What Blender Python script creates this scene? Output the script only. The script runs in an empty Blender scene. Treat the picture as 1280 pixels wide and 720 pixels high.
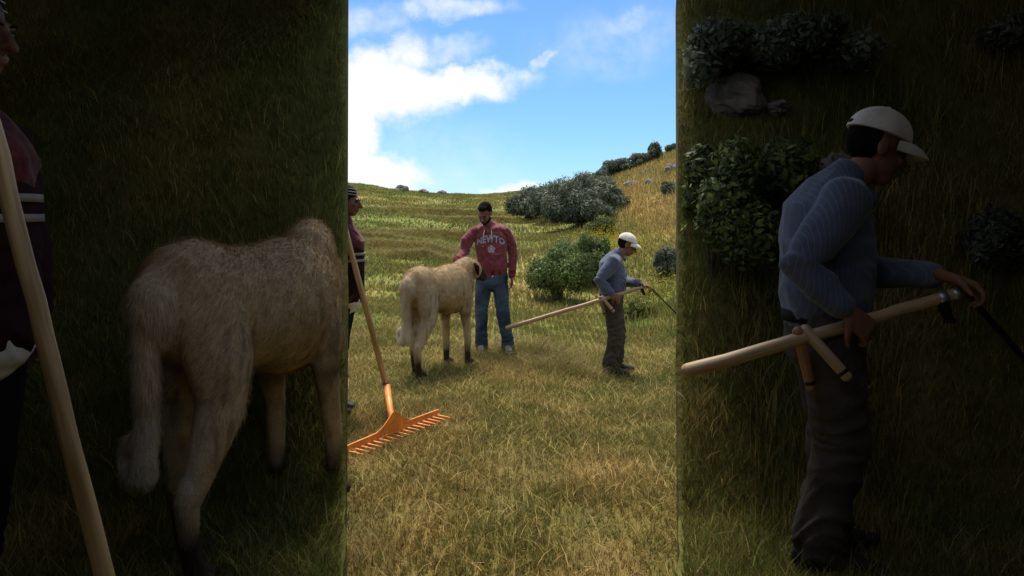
import bpy, math, random
import numpy as np
from mathutils import Vector, Matrix, noise as mn
R = math.radians
random.seed(4); rng = np.random.default_rng(7)
S = bpy.context.scene
COL = S.collection

# ------------------------------------------------------------------ camera
CAMZ = 1.6; PITCH = R(5.26)
cd = bpy.data.cameras.new('camera'); cam = bpy.data.objects.new('camera', cd); COL.objects.link(cam)
cam.location = (0, 0, CAMZ); cam.rotation_euler = (R(90) - PITCH, 0, 0)
cd.sensor_width = 36; cd.lens = 36 * 1000 / 1280; cd.clip_start = 0.05; cd.clip_end = 3000
S.camera = cam
def P(px, py, Y):
    a = (px - 640) / 1000; b = (360 - py) / 1000
    dy = math.cos(PITCH) + b * math.sin(PITCH); dz = -math.sin(PITCH) + b * math.cos(PITCH)
    k = Y / dy
    return Vector((a * k, Y, CAMZ + dz * k))

# ------------------------------------------------------------------ world, sun, exposure
SUN_EL = 66; SUN_AZ = 172         # sun high ahead of the camera, veiled by thin cloud
W = bpy.data.worlds.new('World'); S.world = W; W.use_nodes = True
nt = W.node_tree; N = nt.nodes; L = nt.links; N.clear()
out = N.new('ShaderNodeOutputWorld')
sky = N.new('ShaderNodeTexSky'); sky.sky_type = 'NISHITA'; sky.sun_disc = False
sky.sun_elevation = R(SUN_EL); sky.sun_rotation = R(180 + SUN_AZ); sky.altitude = 1500
sky.air_density = 1.0; sky.dust_density = 0.3; sky.ozone_density = 1.0
bg = N.new('ShaderNodeBackground'); bg.inputs[1].default_value = 0.10
hs = N.new('ShaderNodeHueSaturation'); hs.inputs['Saturation'].default_value = 1.12; hs.inputs['Value'].default_value = 1.0
_tc = N.new('ShaderNodeTexCoord'); _sp = N.new('ShaderNodeSeparateXYZ'); L.new(_tc.outputs['Generated'], _sp.inputs[0])
_cr = N.new('ShaderNodeValToRGB'); L.new(_sp.outputs[2], _cr.inputs[0]); _e = _cr.color_ramp.elements
_e[0].position = 0.0; _e[0].color = (.46, .63, .84, 1); _e[1].position = .55; _e[1].color = (1, 1, 1, 1); _m = _e.new(.22); _m.color = (.72, .83, .97, 1)
_mx = N.new('ShaderNodeMix'); _mx.data_type = 'RGBA'; _mx.blend_type = 'MULTIPLY'; _mx.inputs[0].default_value = 1
L.new(sky.outputs[0], _mx.inputs[6]); L.new(_cr.outputs[0], _mx.inputs[7]); L.new(_mx.outputs[2], hs.inputs['Color']); L.new(hs.outputs[0], bg.inputs[0])
bgc = N.new('ShaderNodeBackground'); bgc.inputs[0].default_value = (1.0, 0.99, 1.0, 1); bgc.inputs[1].default_value = 0.66
mixs = N.new('ShaderNodeMixShader'); L.new(bg.outputs[0], mixs.inputs[1]); L.new(bgc.outputs[0], mixs.inputs[2])
L.new(mixs.outputs[0], out.inputs[0])
def node(t, **k):
    n = N.new(t)
    for a, b in k.items(): setattr(n, a, b)
    return n
def M2(op, a, b=None, c=None, clamp=False):
    n = N.new('ShaderNodeMath'); n.operation = op; n.use_clamp = clamp
    for i, v in enumerate((a, b, c)):
        if v is None: continue
        if isinstance(v, (int, float)): n.inputs[i].default_value = v
        else: L.new(v, n.inputs[i])
    return n.outputs[0]
tc = node('ShaderNodeTexCoord'); sp = node('ShaderNodeSeparateXYZ'); L.new(tc.outputs['Generated'], sp.inputs[0])
yy = M2('MAXIMUM', sp.outputs[1], 0.08)
cu = M2('DIVIDE', sp.outputs[0], yy); cv = M2('DIVIDE', sp.outputs[2], yy)
cb = node('ShaderNodeCombineXYZ'); L.new(cu, cb.inputs[0]); L.new(cv, cb.inputs[1])
nz = node('ShaderNodeTexNoise'); nz.inputs['Scale'].default_value = 11; nz.inputs['Detail'].default_value = 7; nz.inputs['Roughness'].default_value = .62
L.new(cb.outputs[0], nz.inputs['Vector'])
nz2 = node('ShaderNodeTexNoise'); nz2.inputs['Scale'].default_value = 34; nz2.inputs['Detail'].default_value = 6; nz2.inputs['Roughness'].default_value = .6
L.new(cb.outputs[0], nz2.inputs['Vector'])
vm = node('ShaderNodeVectorMath', operation='SUBTRACT'); L.new(nz.outputs['Color'], vm.inputs[0]); vm.inputs[1].default_value = (.5, .5, .5)
vs = node('ShaderNodeVectorMath', operation='SCALE'); L.new(vm.outputs[0], vs.inputs[0]); vs.inputs[3].default_value = .085
va = node('ShaderNodeVectorMath', operation='ADD'); L.new(vs.outputs[0], va.inputs[0]); L.new(cb.outputs[0], va.inputs[1])
def uvp(px, py):
    p = P(px, py, 1.0); return p.x, p.z - CAMZ
clouds = [  # px, py, rx, ry, rot deg, opacity, softness
    (476, 108, 88, 42, -10, 1.0, .75), (556, 108, 92, 22, 4, .95, .8), (505, 70, 40, 26, 30, .75, .9), (436, 165, 38, 52, 0, 1.0, .7),
    (470, 213, 70, 24, -4, .95, .8), (605, 106, 56, 10, 10, .7, 1.0), (572, 4, 62, 16, 0, .5, 1.0), (676, 72, 22, 7, 40, .5, .9),
    (786, 20, 34, 12, 10, .25, 1.2), (640, 236, 34, 10, 8, .8, .9), (450, 22, 60, 22, 0, .35, 1.0), (520, 215, 120, 60, 0, .13, 1.0),
    (760, 50, 90, 40, 10, .14, 1.0), (545, 62, 55, 18, 0, .35, 1.0), (150, 120, 170, 70, 0, .9, .8), (1000, 60, 120, 40, 0, .6, .9)]
acc = None
for (px, py, rx, ry, rot, op, soft) in clouds:
    u, v = uvp(px, py)
    s1 = node('ShaderNodeVectorMath', operation='SUBTRACT'); L.new(va.outputs[0], s1.inputs[0]); s1.inputs[1].default_value = (u, v, 0)
    rt = node('ShaderNodeVectorRotate'); rt.rotation_type = 'Z_AXIS'; L.new(s1.outputs[0], rt.inputs['Vector']); rt.inputs['Angle'].default_value = R(-rot)
    ml = node('ShaderNodeVectorMath', operation='MULTIPLY'); L.new(rt.outputs[0], ml.inputs[0]); ml.inputs[1].default_value = (1000 / rx, 1000 / ry, 0)
    ln = node('ShaderNodeVectorMath', operation='LENGTH'); L.new(ml.outputs[0], ln.inputs[0])
    mr = node('ShaderNodeMapRange'); mr.interpolation_type = 'SMOOTHSTEP'; L.new(ln.outputs['Value'], mr.inputs[0])
    mr.inputs[1].default_value = 1 + soft * .45; mr.inputs[2].default_value = max(.05, 1 - soft * .55); mr.inputs[3].default_value = 0; mr.inputs[4].default_value = op
    acc = mr.outputs[0] if acc is None else M2('MAXIMUM', acc, mr.outputs[0])
# wisps: fine noise eats the thin parts
fine = M2('MULTIPLY_ADD', nz2.outputs['Fac'], 3.2, -1.65)
acc = M2('ADD', acc, M2('MULTIPLY', fine, M2('MULTIPLY', acc, M2('SUBTRACT', 1.25, acc))), clamp=True)
up = M2('GREATER_THAN', sp.outputs[1], 0.0)
acc = M2('MULTIPLY', acc, up)
# elsewhere in the sky: broken cloud that gives the soft light
nz3 = node('ShaderNodeTexNoise'); nz3.inputs['Scale'].default_value = 2.2; nz3.inputs['Detail'].default_value = 5
L.new(tc.outputs['Generated'], nz3.inputs['Vector'])
mr = node('ShaderNodeMapRange'); mr.interpolation_type = 'SMOOTHSTEP'; L.new(nz3.outputs['Fac'], mr.inputs[0]); mr.inputs[1].default_value = .42; mr.inputs[2].default_value = .6
away = node('ShaderNodeMapRange'); L.new(M2('DIVIDE', sp.outputs[2], M2('MAXIMUM', sp.outputs[1], .05)), away.inputs[0]); away.inputs[1].default_value = .4; away.inputs[2].default_value = .75
oth = M2('MULTIPLY', mr.outputs[0], M2('MULTIPLY', away.outputs[0], M2('GREATER_THAN', sp.outputs[2], 0)))
acc = M2('MAXIMUM', acc, M2('MULTIPLY', oth, .85))
L.new(acc, mixs.inputs[0])

sl = bpy.data.lights.new('sun', 'SUN'); sl.energy = 3.3; sl.angle = R(16); sl.color = (1, .95, .86)
so = bpy.data.objects.new('sun', sl); COL.objects.link(so)
sd = Vector((math.sin(R(180 + SUN_AZ)) * math.cos(R(SUN_EL)), math.cos(R(180 + SUN_AZ)) * math.cos(R(SUN_EL)), math.sin(R(SUN_EL))))
so.rotation_euler = (-sd).to_track_quat('-Z', 'Y').to_euler(); so.location = (0, -10, 30)
S.view_settings.view_transform = 'Standard'; S.view_settings.look = 'None'
S.view_settings.exposure = 0.75; S.view_settings.gamma = 1.0
S.render.engine = 'CYCLES'
S.cycles.max_bounces = 8; S.cycles.diffuse_bounces = 4; S.cycles.use_denoising = True

# ------------------------------------------------------------------ helpers
def tag(o, label=None, cat=None, group=None, kind=None):
    if label: o['label'] = label
    if cat: o['category'] = cat
    if group: o['group'] = group
    if kind: o['kind'] = kind
    return o
def empty(name, loc=(0, 0, 0), rz=0):
    o = bpy.data.objects.new(name, None); COL.objects.link(o); o.location = loc; o.rotation_euler = (0, 0, rz); o.empty_display_size = .1
    return o
def link(name, me, mat=None, parent=None, smooth=False):
    o = bpy.data.objects.new(name, me); COL.objects.link(o)
    if mat:
        me.materials.clear(); me.materials.append(mat)
    if smooth and len(me.polygons): me.polygons.foreach_set('use_smooth', [True] * len(me.polygons))
    if parent: o.parent = parent
    return o
def copy_tree(o, parent=None):
    c = o.copy(); COL.objects.link(c); c.parent = parent
    for ch in list(o.children): copy_tree(ch, c)
    return c
def me_py(name, v, f):
    me = bpy.data.meshes.new(name); me.from_pydata([tuple(p) for p in v], [], f); me.update(); return me
def me_np(name, V, F, colors=None):
    """V (n,3), F (m,k) uniform polygons, colors (n,3)"""
    me = bpy.data.meshes.new(name); n = len(V); m, k = F.shape
    me.vertices.add(n); me.vertices.foreach_set('co', V.astype(np.float32).ravel())
    me.loops.add(m * k); me.loops.foreach_set('vertex_index', F.astype(np.int32).ravel())
    me.polygons.add(m); me.polygons.foreach_set('loop_start', np.arange(0, m * k, k, dtype=np.int32))
    try: me.polygons.foreach_set('loop_total', np.full(m, k, dtype=np.int32))
    except Exception: pass
    me.update(calc_edges=True)
    if colors is not None: set_cols(me, colors)
    return me
def set_cols(me, colors):
    a = me.color_attributes.new('tint', 'FLOAT_COLOR', 'POINT')
    c = np.ones((len(me.vertices), 4), np.float32); c[:, :3] = colors; a.data.foreach_set('color', c.ravel())
def get_co(me):
    a = np.empty(len(me.vertices) * 3, np.float32); me.vertices.foreach_get('co', a); return a.reshape(-1, 3)
def get_no(me):
    a = np.empty(len(me.vertices) * 3, np.float32); me.vertices.foreach_get('normal', a); return a.reshape(-1, 3)

_P = rng.random((256, 256))
def vnoise(x, y):
    xi = np.floor(x).astype(int); yi = np.floor(y).astype(int); fx = x - xi; fy = y - yi
    fx = fx * fx * (3 - 2 * fx); fy = fy * fy * (3 - 2 * fy)
    a = _P[xi % 256, yi % 256]; b = _P[(xi + 1) % 256, yi % 256]; c = _P[xi % 256, (yi + 1) % 256]; d = _P[(xi + 1) % 256, (yi + 1) % 256]
    return (a * (1 - fx) + b * fx) * (1 - fy) + (c * (1 - fx) + d * fx) * fy
def fbm(x, y, o=4):
    s = 0; a = .5
    for i in range(o):
        s = s + a * vnoise(x * 2 ** i + 17.3 * i, y * 2 ** i + 5.1 * i); a *= .5
    return s / (1 - .5 ** o)

# ------------------------------------------------------------------ materials
def mat(name, col, rough=.8, var=.25, scale=8, attr=False, col2=None, bump=0, bscale=60, trans=0, spec=.3, sheen=0, metal=0, coord='Object'):
    m = bpy.data.materials.new(name); m.use_nodes = True; t = m.node_tree; n = t.nodes; l = t.links
    b = n['Principled BSDF']; b.inputs['Roughness'].default_value = rough; b.inputs['Specular IOR Level'].default_value = spec
    b.inputs['Metallic'].default_value = metal
    if sheen: b.inputs['Sheen Weight'].default_value = sheen
    tcn = n.new('ShaderNodeTexCoord')
    no = n.new('ShaderNodeTexNoise'); no.inputs['Scale'].default_value = scale; no.inputs['Detail'].default_value = 6; no.inputs['Roughness'].default_value = .6
    l.new(tcn.outputs[coord], no.inputs['Vector'])
    if attr:
        base = n.new('ShaderNodeVertexColor'); base.layer_name = 'tint'; src = base.outputs[0]
        mx = n.new('ShaderNodeMix'); mx.data_type = 'RGBA'; mx.blend_type = 'MULTIPLY'; mx.inputs[0].default_value = 1
        mr = n.new('ShaderNodeMapRange'); mr.inputs[1].default_value = .3; mr.inputs[2].default_value = .7; mr.inputs[3].default_value = 1 - var; mr.inputs[4].default_value = 1 + var
        l.new(no.outputs['Fac'], mr.inputs[0]); l.new(src, mx.inputs[6]); l.new(mr.outputs[0], mx.inputs[7]); colout = mx.outputs[2]
    else:
        cr = n.new('ShaderNodeValToRGB'); c2 = col2 or tuple(c * (1 + var) for c in col)
        cr.color_ramp.elements[0].position = .35; cr.color_ramp.elements[1].position = .65
        cr.color_ramp.elements[0].color = (*[c * (1 - var) for c in col], 1); cr.color_ramp.elements[1].color = (*c2, 1)
        l.new(no.outputs['Fac'], cr.inputs[0]); colout = cr.outputs[0]
    l.new(colout, b.inputs['Base Color'])
    if bump:
        n2 = n.new('ShaderNodeTexNoise'); n2.inputs['Scale'].default_value = bscale; n2.inputs['Detail'].default_value = 5; l.new(tcn.outputs[coord], n2.inputs['Vector'])
        bp = n.new('ShaderNodeBump'); bp.inputs['Strength'].default_value = bump; bp.inputs['Distance'].default_value = .01
        l.new(n2.outputs['Fac'], bp.inputs['Height']); l.new(bp.outputs[0], b.inputs['Normal'])
    if trans:
        tr = n.new('ShaderNodeBsdfTranslucent'); l.new(colout, tr.inputs[0]); ms = n.new('ShaderNodeMixShader'); ms.inputs[0].default_value = trans
        l.new(b.outputs[0], ms.inputs[1]); l.new(tr.outputs[0], ms.inputs[2]); l.new(ms.outputs[0], n['Material Output'].inputs[0])
    return m
def wood_mat(name, c1, c2):
    m = bpy.data.materials.new(name); m.use_nodes = True; t = m.node_tree; n = t.nodes; l = t.links; b = n['Principled BSDF']
    b.inputs['Roughness'].default_value = .55; tcn = n.new('ShaderNodeTexCoord'); mp = n.new('ShaderNodeMapping'); mp.inputs['Scale'].default_value = (40, 40, 2.2)
    no = n.new('ShaderNodeTexNoise'); no.inputs['Scale'].default_value = 1.5; no.inputs['Detail'].default_value = 6
    l.new(tcn.outputs['Object'], mp.inputs[0]); l.new(mp.outputs[0], no.inputs['Vector'])
    cr = n.new('ShaderNodeValToRGB'); cr.color_ramp.elements[0].position = .35; cr.color_ramp.elements[1].position = .62
    cr.color_ramp.elements[0].color = (*c1, 1); cr.color_ramp.elements[1].color = (*c2, 1); l.new(no.outputs['Fac'], cr.inputs[0])
    vo = n.new('ShaderNodeTexVoronoi'); vo.inputs['Scale'].default_value = 3.1; l.new(tcn.outputs['Object'], vo.inputs['Vector'])
    mr = n.new('ShaderNodeMapRange'); mr.inputs[1].default_value = .035; mr.inputs[2].default_value = .06; mr.inputs[3].default_value = .35; l.new(vo.outputs['Distance'], mr.inputs[0])
    mx = n.new('ShaderNodeMix'); mx.data_type = 'RGBA'; mx.blend_type = 'MULTIPLY'; mx.inputs[0].default_value = 1
    l.new(cr.outputs[0], mx.inputs[6]); l.new(mr.outputs[0], mx.inputs[7]); l.new(mx.outputs[2], b.inputs['Base Color'])
    return m
def stripe_mat(name, base, line):
    m = mat(name, base, .85, .2, 5, sheen=.2); n = m.node_tree.nodes; l = m.node_tree.links; b = n['Principled BSDF']
    src = b.inputs['Base Color'].links[0].from_socket
    tcn = n.new('ShaderNodeTexCoord'); sx = n.new('ShaderNodeSeparateXYZ'); l.new(tcn.outputs['Object'], sx.inputs[0])
    a = n.new('ShaderNodeMath'); a.operation = 'MULTIPLY_ADD'; l.new(sx.outputs[1], a.inputs[0]); a.inputs[1].default_value = .22; l.new(sx.outputs[0], a.inputs[2])
    k = n.new('ShaderNodeMath'); k.operation = 'MULTIPLY'; l.new(a.outputs[0], k.inputs[0]); k.inputs[1].default_value = 64
    f = n.new('ShaderNodeMath'); f.operation = 'FRACT'; l.new(k.outputs[0], f.inputs[0])
    g = n.new('ShaderNodeMath'); g.operation = 'GREATER_THAN'; l.new(f.outputs[0], g.inputs[0]); g.inputs[1].default_value = .82
    h = n.new('ShaderNodeMath'); h.operation = 'MULTIPLY'; l.new(g.outputs[0], h.inputs[0]); h.inputs[1].default_value = .27
    mx = n.new('ShaderNodeMix'); mx.data_type = 'RGBA'; l.new(h.outputs[0], mx.inputs[0]); l.new(src, mx.inputs[6]); mx.inputs[7].default_value = (*line, 1)
    l.new(mx.outputs[2], b.inputs['Base Color']); return m
Mt = dict(
    grass=mat('grass_blades', (1, 1, 1), .75, .15, 30, attr=True, trans=.3, spec=.25),
    soil=mat('meadow_ground', (1, 1, 1), .95, .38, 3.5, attr=True, bump=.9, bscale=25, spec=.1),
    leaf=mat('bush_leaves', (1, 1, 1), .6, .2, 3, attr=True, trans=.32, spec=.3),
    bark=mat('bark', (.09, .07, .05), .9, .4, 20, bump=.5),
    rock=mat('rock', (.17, .145, .12), .9, .45, 5, col2=(.29, .26, .225), bump=.8, bscale=18),
    fur=mat('dog_coat', (1, 1, 1), .8, .14, 14, attr=True, spec=.15, bump=.5, bscale=70),
    furh=mat('dog_hair', (1, 1, 1), .7, .1, 14, attr=True, spec=.2, trans=.15),
    skin=mat('skin', (.17, .08, .052), .55, .14, 9, spec=.35),
    skin_o=mat('weathered_skin', (.19, .085, .052), .6, .2, 12, spec=.3),
    hair=mat('black_hair', (.008, .007, .006), .9, .3, 60, bump=.4, bscale=120, spec=.05),
    hair_g=mat('grey_hair', (.10, .09, .085), .7, .3, 60, bump=.8, bscale=120),
    hoodie=mat('red_hoodie_cloth', (.175, .036, .045), .95, .3, 22, bump=.4, bscale=70, sheen=.3, spec=.1),
    rib=mat('dark_red_ribbing', (.115, .013, .022), .95, .2, 40, spec=.1),
    jeans=mat('faded_denim', (.015, .026, .050), .9, .4, 4, col2=(.075, .11, .16), bump=.3, bscale=150, spec=.15),
    white=mat('white_cloth', (.62, .60, .58), .85, .08, 20),
    cap=mat('cream_cap_cloth', (.66, .60, .52), .85, .12, 14, bump=.2, bscale=90),
    shirt=stripe_mat('blue_striped_shirt_cloth', (.064, .078, .130), (.21, .22, .28)),
    trousers=mat('dark_brown_trouser_cloth', (.060, .048, .040), .9, .3, 8, bump=.3, bscale=60, spec=.15),
    shoe_g=mat('grey_canvas_shoe', (.27, .27, .28), .8, .2, 14),
    shoe_b=mat('black_rubber_boot', (.012, .011, .012), .5, .3, 14),
    maroon=mat('maroon_cloth', (.085, .012, .020), .95, .3, 12, bump=.3, sheen=.2, spec=.1),
    darkred=mat('very_dark_maroon_cloth', (.026, .008, .011), .95, .3, 12, spec=.1),
    greyb=mat('grey_band_cloth', (.27, .23, .21), .9, .15, 20),
    black=mat('black_cloth', (.009, .009, .011), .9, .2, 20, spec=.15),
    wood=wood_mat('pale_yellow_wood', (.33, .20, .075), (.62, .43, .20)),
    wood2=wood_mat('light_brown_wood', (.30, .19, .095), (.47, .33, .19)),
    wood3=wood_mat('reddish_wood', (.22, .10, .045), (.34, .17, .08)),
    orange=mat('orange_plastic', (.80, .27, .030), .5, .28, 7, spec=.5),
    steel=mat('worn_metal', (.38, .38, .38), .4, .25, 30, metal=.8),
    iron=mat('blackened_iron', (.012, .012, .013), .45, .3, 30, metal=.3),
    eye=mat('dark_eye', (.02, .012, .008), .2, .1, 5, spec=.6),
    cord=mat('cream_cord', (.6, .55, .5), .8, .1, 20),
    print_=mat('grey_shirt_print', (.33, .29, .33), .85, .25, 40),
    print_d=mat('violet_shirt_print', (.07, .045, .13), .85, .25, 40),
    added_shade_board=mat('light_blocking_boards', (.035, .031, .026), .95, .3, 6, spec=.05),  # dark surface of the unseen walls and posts added for shade
    added_shade_sheet=mat('light_blocking_sheet', (.055, .055, .054), .95, .06, 1.5, spec=.0, trans=.5),  # added overhead sheet, lets only a little light through to the banks
    lime=mat('limewashed_boards', (.72, .70, .66), .9, .08, 6, spec=.1),
    )

# ------------------------------------------------------------------ terrain
TU = [-.9, -.6, -.2, -.1, 0, .1, .15, .2, .6, .9]
TD = [0, 3, 6, 9, 12, 16, 20, 30, 45, 60, 75, 100, 140]
TZ = [
 [0, 0, .0, .2, .5, 1.1, 1.7, 3.2, 5.2, 6.2, 6, 4, 1],
 [0, 0, .0, .1, .4, .8, 1.3, 2.4, 3.7, 4.8, 4.5, 3, 0],
 [0, 0, 0, .04, .22, .5, .85, 1.75, 2.95, 4.0, 3.6, 2, -1],
 [0, 0, 0, 0, .13, .35, .62, 1.35, 2.4, 3.15, 2.7, 1, -2],
 [0, 0, .0, .03, .05, .18, .42, 1.1, 2.2, 2.9, 2.5, 1, -2],
 [0, 0, -.10, -.33, -.20, .10, .50, 1.4, 2.9, 4.2, 4.3, 2, 0],
 [0, 0, -.10, -.34, -.14, .28, .8, 2.0, 3.9, 5.3, 5.3, 3, 0],
 [0, 0, -.08, -.26, .05, .55, 1.2, 2.8, 5.2, 6.6, 6.6, 4, 1],
 [0, 0, .2, .6, 1.3, 2.6, 4.2, 8, 12, 15, 16, 12, 8],
 [0, 0, .3, 1., 2.0, 3.9, 6.2, 12, 18, 22, 24, 20, 12]]
gu = np.linspace(-.9, .9, 181); gd = np.linspace(0, 140, 561)
Tz = np.array(TZ, float)
tmp = np.array([np.interp(gd, TD, r) for r in Tz]); G = np.array([np.interp(gu, TU, tmp[:, j]) for j in range(len(gd))]).T
ker = np.hanning(33); ker /= ker.sum()
Gp = np.pad(G, ((16, 16), (8, 8)), 'edge'); Gp = np.apply_along_axis(lambda a: np.convolve(a, ker, 'valid'), 0, Gp)
ker = np.hanning(17); ker /= ker.sum(); G = np.apply_along_axis(lambda a: np.convolve(a, ker, 'valid'), 1, Gp)
def gz(x, y):
    x = np.asarray(x, float); y = np.asarray(y, float)
    yd = np.clip(y, 0, 139.9); u = np.clip(x / np.maximum(y, 3.), -.899, .899)
    a = (u + .9) / 1.8 * 180; b = yd / 140 * 560; ai = a.astype(int); bi = b.astype(int); fa = a - ai; fb = b - bi
    z = (G[ai, bi] * (1 - fa) + G[np.minimum(ai + 1, 180), bi] * fa) * (1 - fb) + (G[ai, np.minimum(bi + 1, 560)] * (1 - fa) + G[np.minimum(ai + 1, 180), np.minimum(bi + 1, 560)] * fa) * fb
    bump = (fbm(x * 1.1 + 40, y * 1.1 + 40, 3) - .5) * .07 + (fbm(x * 5 + 9, y * 5, 2) - .5) * .025
    far = np.clip((y - 12) / 25, 0, 1)
    bump = bump * (1 - .8 * np.clip((y - 10) / 10, 0, 1))
    z = z + bump * np.clip(y / 3, 0, 1) + far * (fbm(x * .3 + 3, y * .07, 4) - .5) * .40 + far * (fbm(x * 1.3 + 3, y * .4, 3) - .5) * .12
    return z
def yellowness(x, y):
    """0 = fresh green grass, 1 = dry straw"""
    u = x / np.maximum(y, 3.)
    base = np.interp(y, [3, 5.5, 7.5, 9.5, 12, 20, 60], [.58, .58, .50, .41, .31, .33, .42])
    base = base + np.clip((u - .07) / .08, 0, 1) * np.clip((y - 13) / 8, 0, 1) * .46
    base = base - np.clip((u - .03) / .1, 0, 1) * np.clip(1 - abs(y - 9) / 6, 0, 1) * .24
    fa = np.clip((y - 9) / 8, 0, 1)
    n = (fbm(x * 1.7 + 11, y * 1.2 + 7, 4) - .5) * 1.15 * (1 - fa) + (fbm(x * .9 + 11, y * .09 + 7, 4) - .5) * .7 * fa + (fbm(x * .35 + 3, y * .1 + 1, 3) - .5) * .6
    return np.clip(base + n, 0, 1)
GREEN = np.array([.125, .168, .034]); OLIVE = np.array([.235, .225, .060]); STRAW = np.array([.45, .315, .115]); BROWN = np.array([.135, .082, .034])
def gcol(yv):
    yv = yv[:, None]
    c = np.where(yv < .5, GREEN * (1 - yv * 2) + OLIVE * yv * 2, OLIVE * (2 - yv * 2) + STRAW * (yv * 2 - 1)); return c

ys = np.concatenate([np.linspace(-8, 3, 23)[:-1], np.linspace(3, 14, 150)[:-1], np.linspace(14, 35, 130)[:-1], np.linspace(35, 75, 120)[:-1], np.linspace(75, 140, 30), [180, 260, 500, 1200]])
us = np.concatenate([[-12, -5, -2.5, -1.5], np.linspace(-.9, -.32, 25)[:-1], np.linspace(-.32, .32, 170), np.linspace(.32, .9, 25)[1:], [1.5, 2.5, 5, 12]])
YY, UU = np.meshgrid(ys, us, indexing='ij'); XX = UU * np.maximum(YY, 4.)
zz = gz(XX.ravel(), YY.ravel()).reshape(XX.shape)
zz = np.where(YY > 140, np.interp(YY, [140, 260, 1200], [0, -6, -20]), zz)
V = np.stack([XX.ravel(), YY.ravel(), zz.ravel()], 1); ny, nu = XX.shape
idx = np.arange(ny * nu).reshape(ny, nu)
F = np.stack([idx[:-1, :-1].ravel(), idx[:-1, 1:].ravel(), idx[1:, 1:].ravel(), idx[1:, :-1].ravel()], 1)
yv = yellowness(V[:, 0], V[:, 1]); yv = np.clip(yv + (fbm(V[:, 0] * 4, V[:, 1] * 3) - .5) * .4, 0, 1)
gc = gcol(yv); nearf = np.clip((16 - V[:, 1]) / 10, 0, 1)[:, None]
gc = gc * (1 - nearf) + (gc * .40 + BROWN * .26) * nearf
# hoed, trampled patches on the far slopes
pat = np.clip((fbm(V[:, 0] * .8 + 30, V[:, 1] * .9 + 8, 4) - .66) * 7, 0, 1)[:, None] * (1 - nearf)
gc = gc * (1 - pat * .6) + BROWN * 1.1 * pat * .6
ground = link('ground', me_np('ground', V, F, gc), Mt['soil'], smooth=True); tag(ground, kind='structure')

def blades(x, y, z, h, w, lean, col, seg=2, dirs=None, n0=None):
    """curved tapered blades as one triangle soup; returns V,F,C"""
    n = len(x); a = rng.random(n) * 2 * np.pi if dirs is None else dirs
    ld = rng.random(n) * 2 * np.pi
    wx = np.cos(a) * w / 2; wy = np.sin(a) * w / 2
    lx = np.cos(ld) * lean * h; ly = np.sin(ld) * lean * h
    hz = h * np.sqrt(np.clip(1 - lean ** 2 * .8, .02, 1))
    b = np.stack([x, y, z - .01], 1); W_ = np.stack([wx, wy, np.zeros(n)], 1)
    mid = b + np.stack([lx * .3, ly * .3, hz * .55], 1); tip = b + np.stack([lx, ly, hz], 1)
    Vv = np.stack([b - W_, b + W_, mid + W_ * .75, mid - W_ * .75, tip], 1).reshape(-1, 3)
    o = np.arange(n) * 5
    F3 = np.concatenate([np.stack([o, o + 1, o + 2], 1), np.stack([o, o + 2, o + 3], 1), np.stack([o + 3, o + 2, o + 4], 1)], 0)
    C = np.repeat(col, 5, axis=0)
    return Vv, F3, C
def blade_cols(n, yv):
    t = np.clip(yv + rng.normal(0, .30, n), 0, 1); c = gcol(t) * rng.uniform(.5, 1.55, (n, 1))
    br = rng.random(n) < .12; c[br] = BROWN * rng.uniform(.6, 1.5, (br.sum(), 1)); return c
def joinsets(sets):
    o = 0; Vs = []; Fs = []; Cs = []
    for v, f, c in sets: Vs.append(v); Fs.append(f + o); Cs.append(c); o += len(v)
    return np.concatenate(Vs), np.concatenate(Fs), np.concatenate(Cs)
def scatter(n, y0, y1, uw, pad, power=1.0):
    y = (rng.random(n) * (y1 ** (2) - y0 ** 2) + y0 ** 2) ** .5
    x = (rng.random(n) * 2 - 1) * (uw * y + pad); return x, y
def field(n, y0, y1, uw, pad, h, w, lean, hv=.45, clump=2.2):
    x, y = scatter(n, y0, y1, uw, pad)
    den = fbm(x * clump, y * clump, 3); keep = rng.random(n) < np.clip((den - .2) * 2.3, .42, 1); x, y, den = x[keep], y[keep], den[keep]; n = len(x)
    # tufts: pull blades to little centres
    k = 7.0 / max(h * 10, .5); cx = (np.floor(x * k) + .5 + (vnoise(np.floor(x * k) * 3.3, np.floor(y * k) * 7.1) - .5)) / k
    cy = (np.floor(y * k) + .5 + (vnoise(np.floor(x * k) * 5.3 + 9, np.floor(y * k) * 2.1) - .5)) / k
    s = rng.random(n) * .5; x = x * (1 - s) + cx * s; y = y * (1 - s) + cy * s
    hh = h * rng.uniform(1 - hv, 1 + hv, n) * (.45 + 1.1 * den); z = gz(x, y)
    ln = np.clip(rng.normal(lean, .22, n), .05, .97)
    return blades(x, y, z, hh, w * rng.uniform(.6, 1.4, n), ln, blade_cols(n, yellowness(x, y)))
near = [field(230000, 3.0, 7.5, .235, .45, .042, .0050, .5), field(60000, 3.0, 9, .235, .45, .058, .0055, .22), field(200000, 7.5, 13, .235, .5, .060, .0075, .5), field(9000, 3., 12, .235, .4, .09, .004, .65)]
# loose cut stalks lying on the stubble
n = 26000; x, y = scatter(n, 3.0, 10.5, .235, .4)
near.append(blades(x, y, gz(x, y) + rng.uniform(.01, .05, n), rng.uniform(.04, .15, n), rng.uniform(.002, .0045, n), np.full(n, .97), blade_cols(n, np.full(n, .9)) * 1.25))
o = link('mown_grass', me_np('mown_grass', *joinsets(near)), Mt['grass']); tag(o, 'short dry and green mown grass stubble covering the meadow', 'grass', kind='stuff')
far = [field(230000, 13, 26, .36, 1, .085, .016, .5, clump=1.3), field(210000, 26, 62, .38, 2, .10, .034, .5, clump=.7)]
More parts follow.
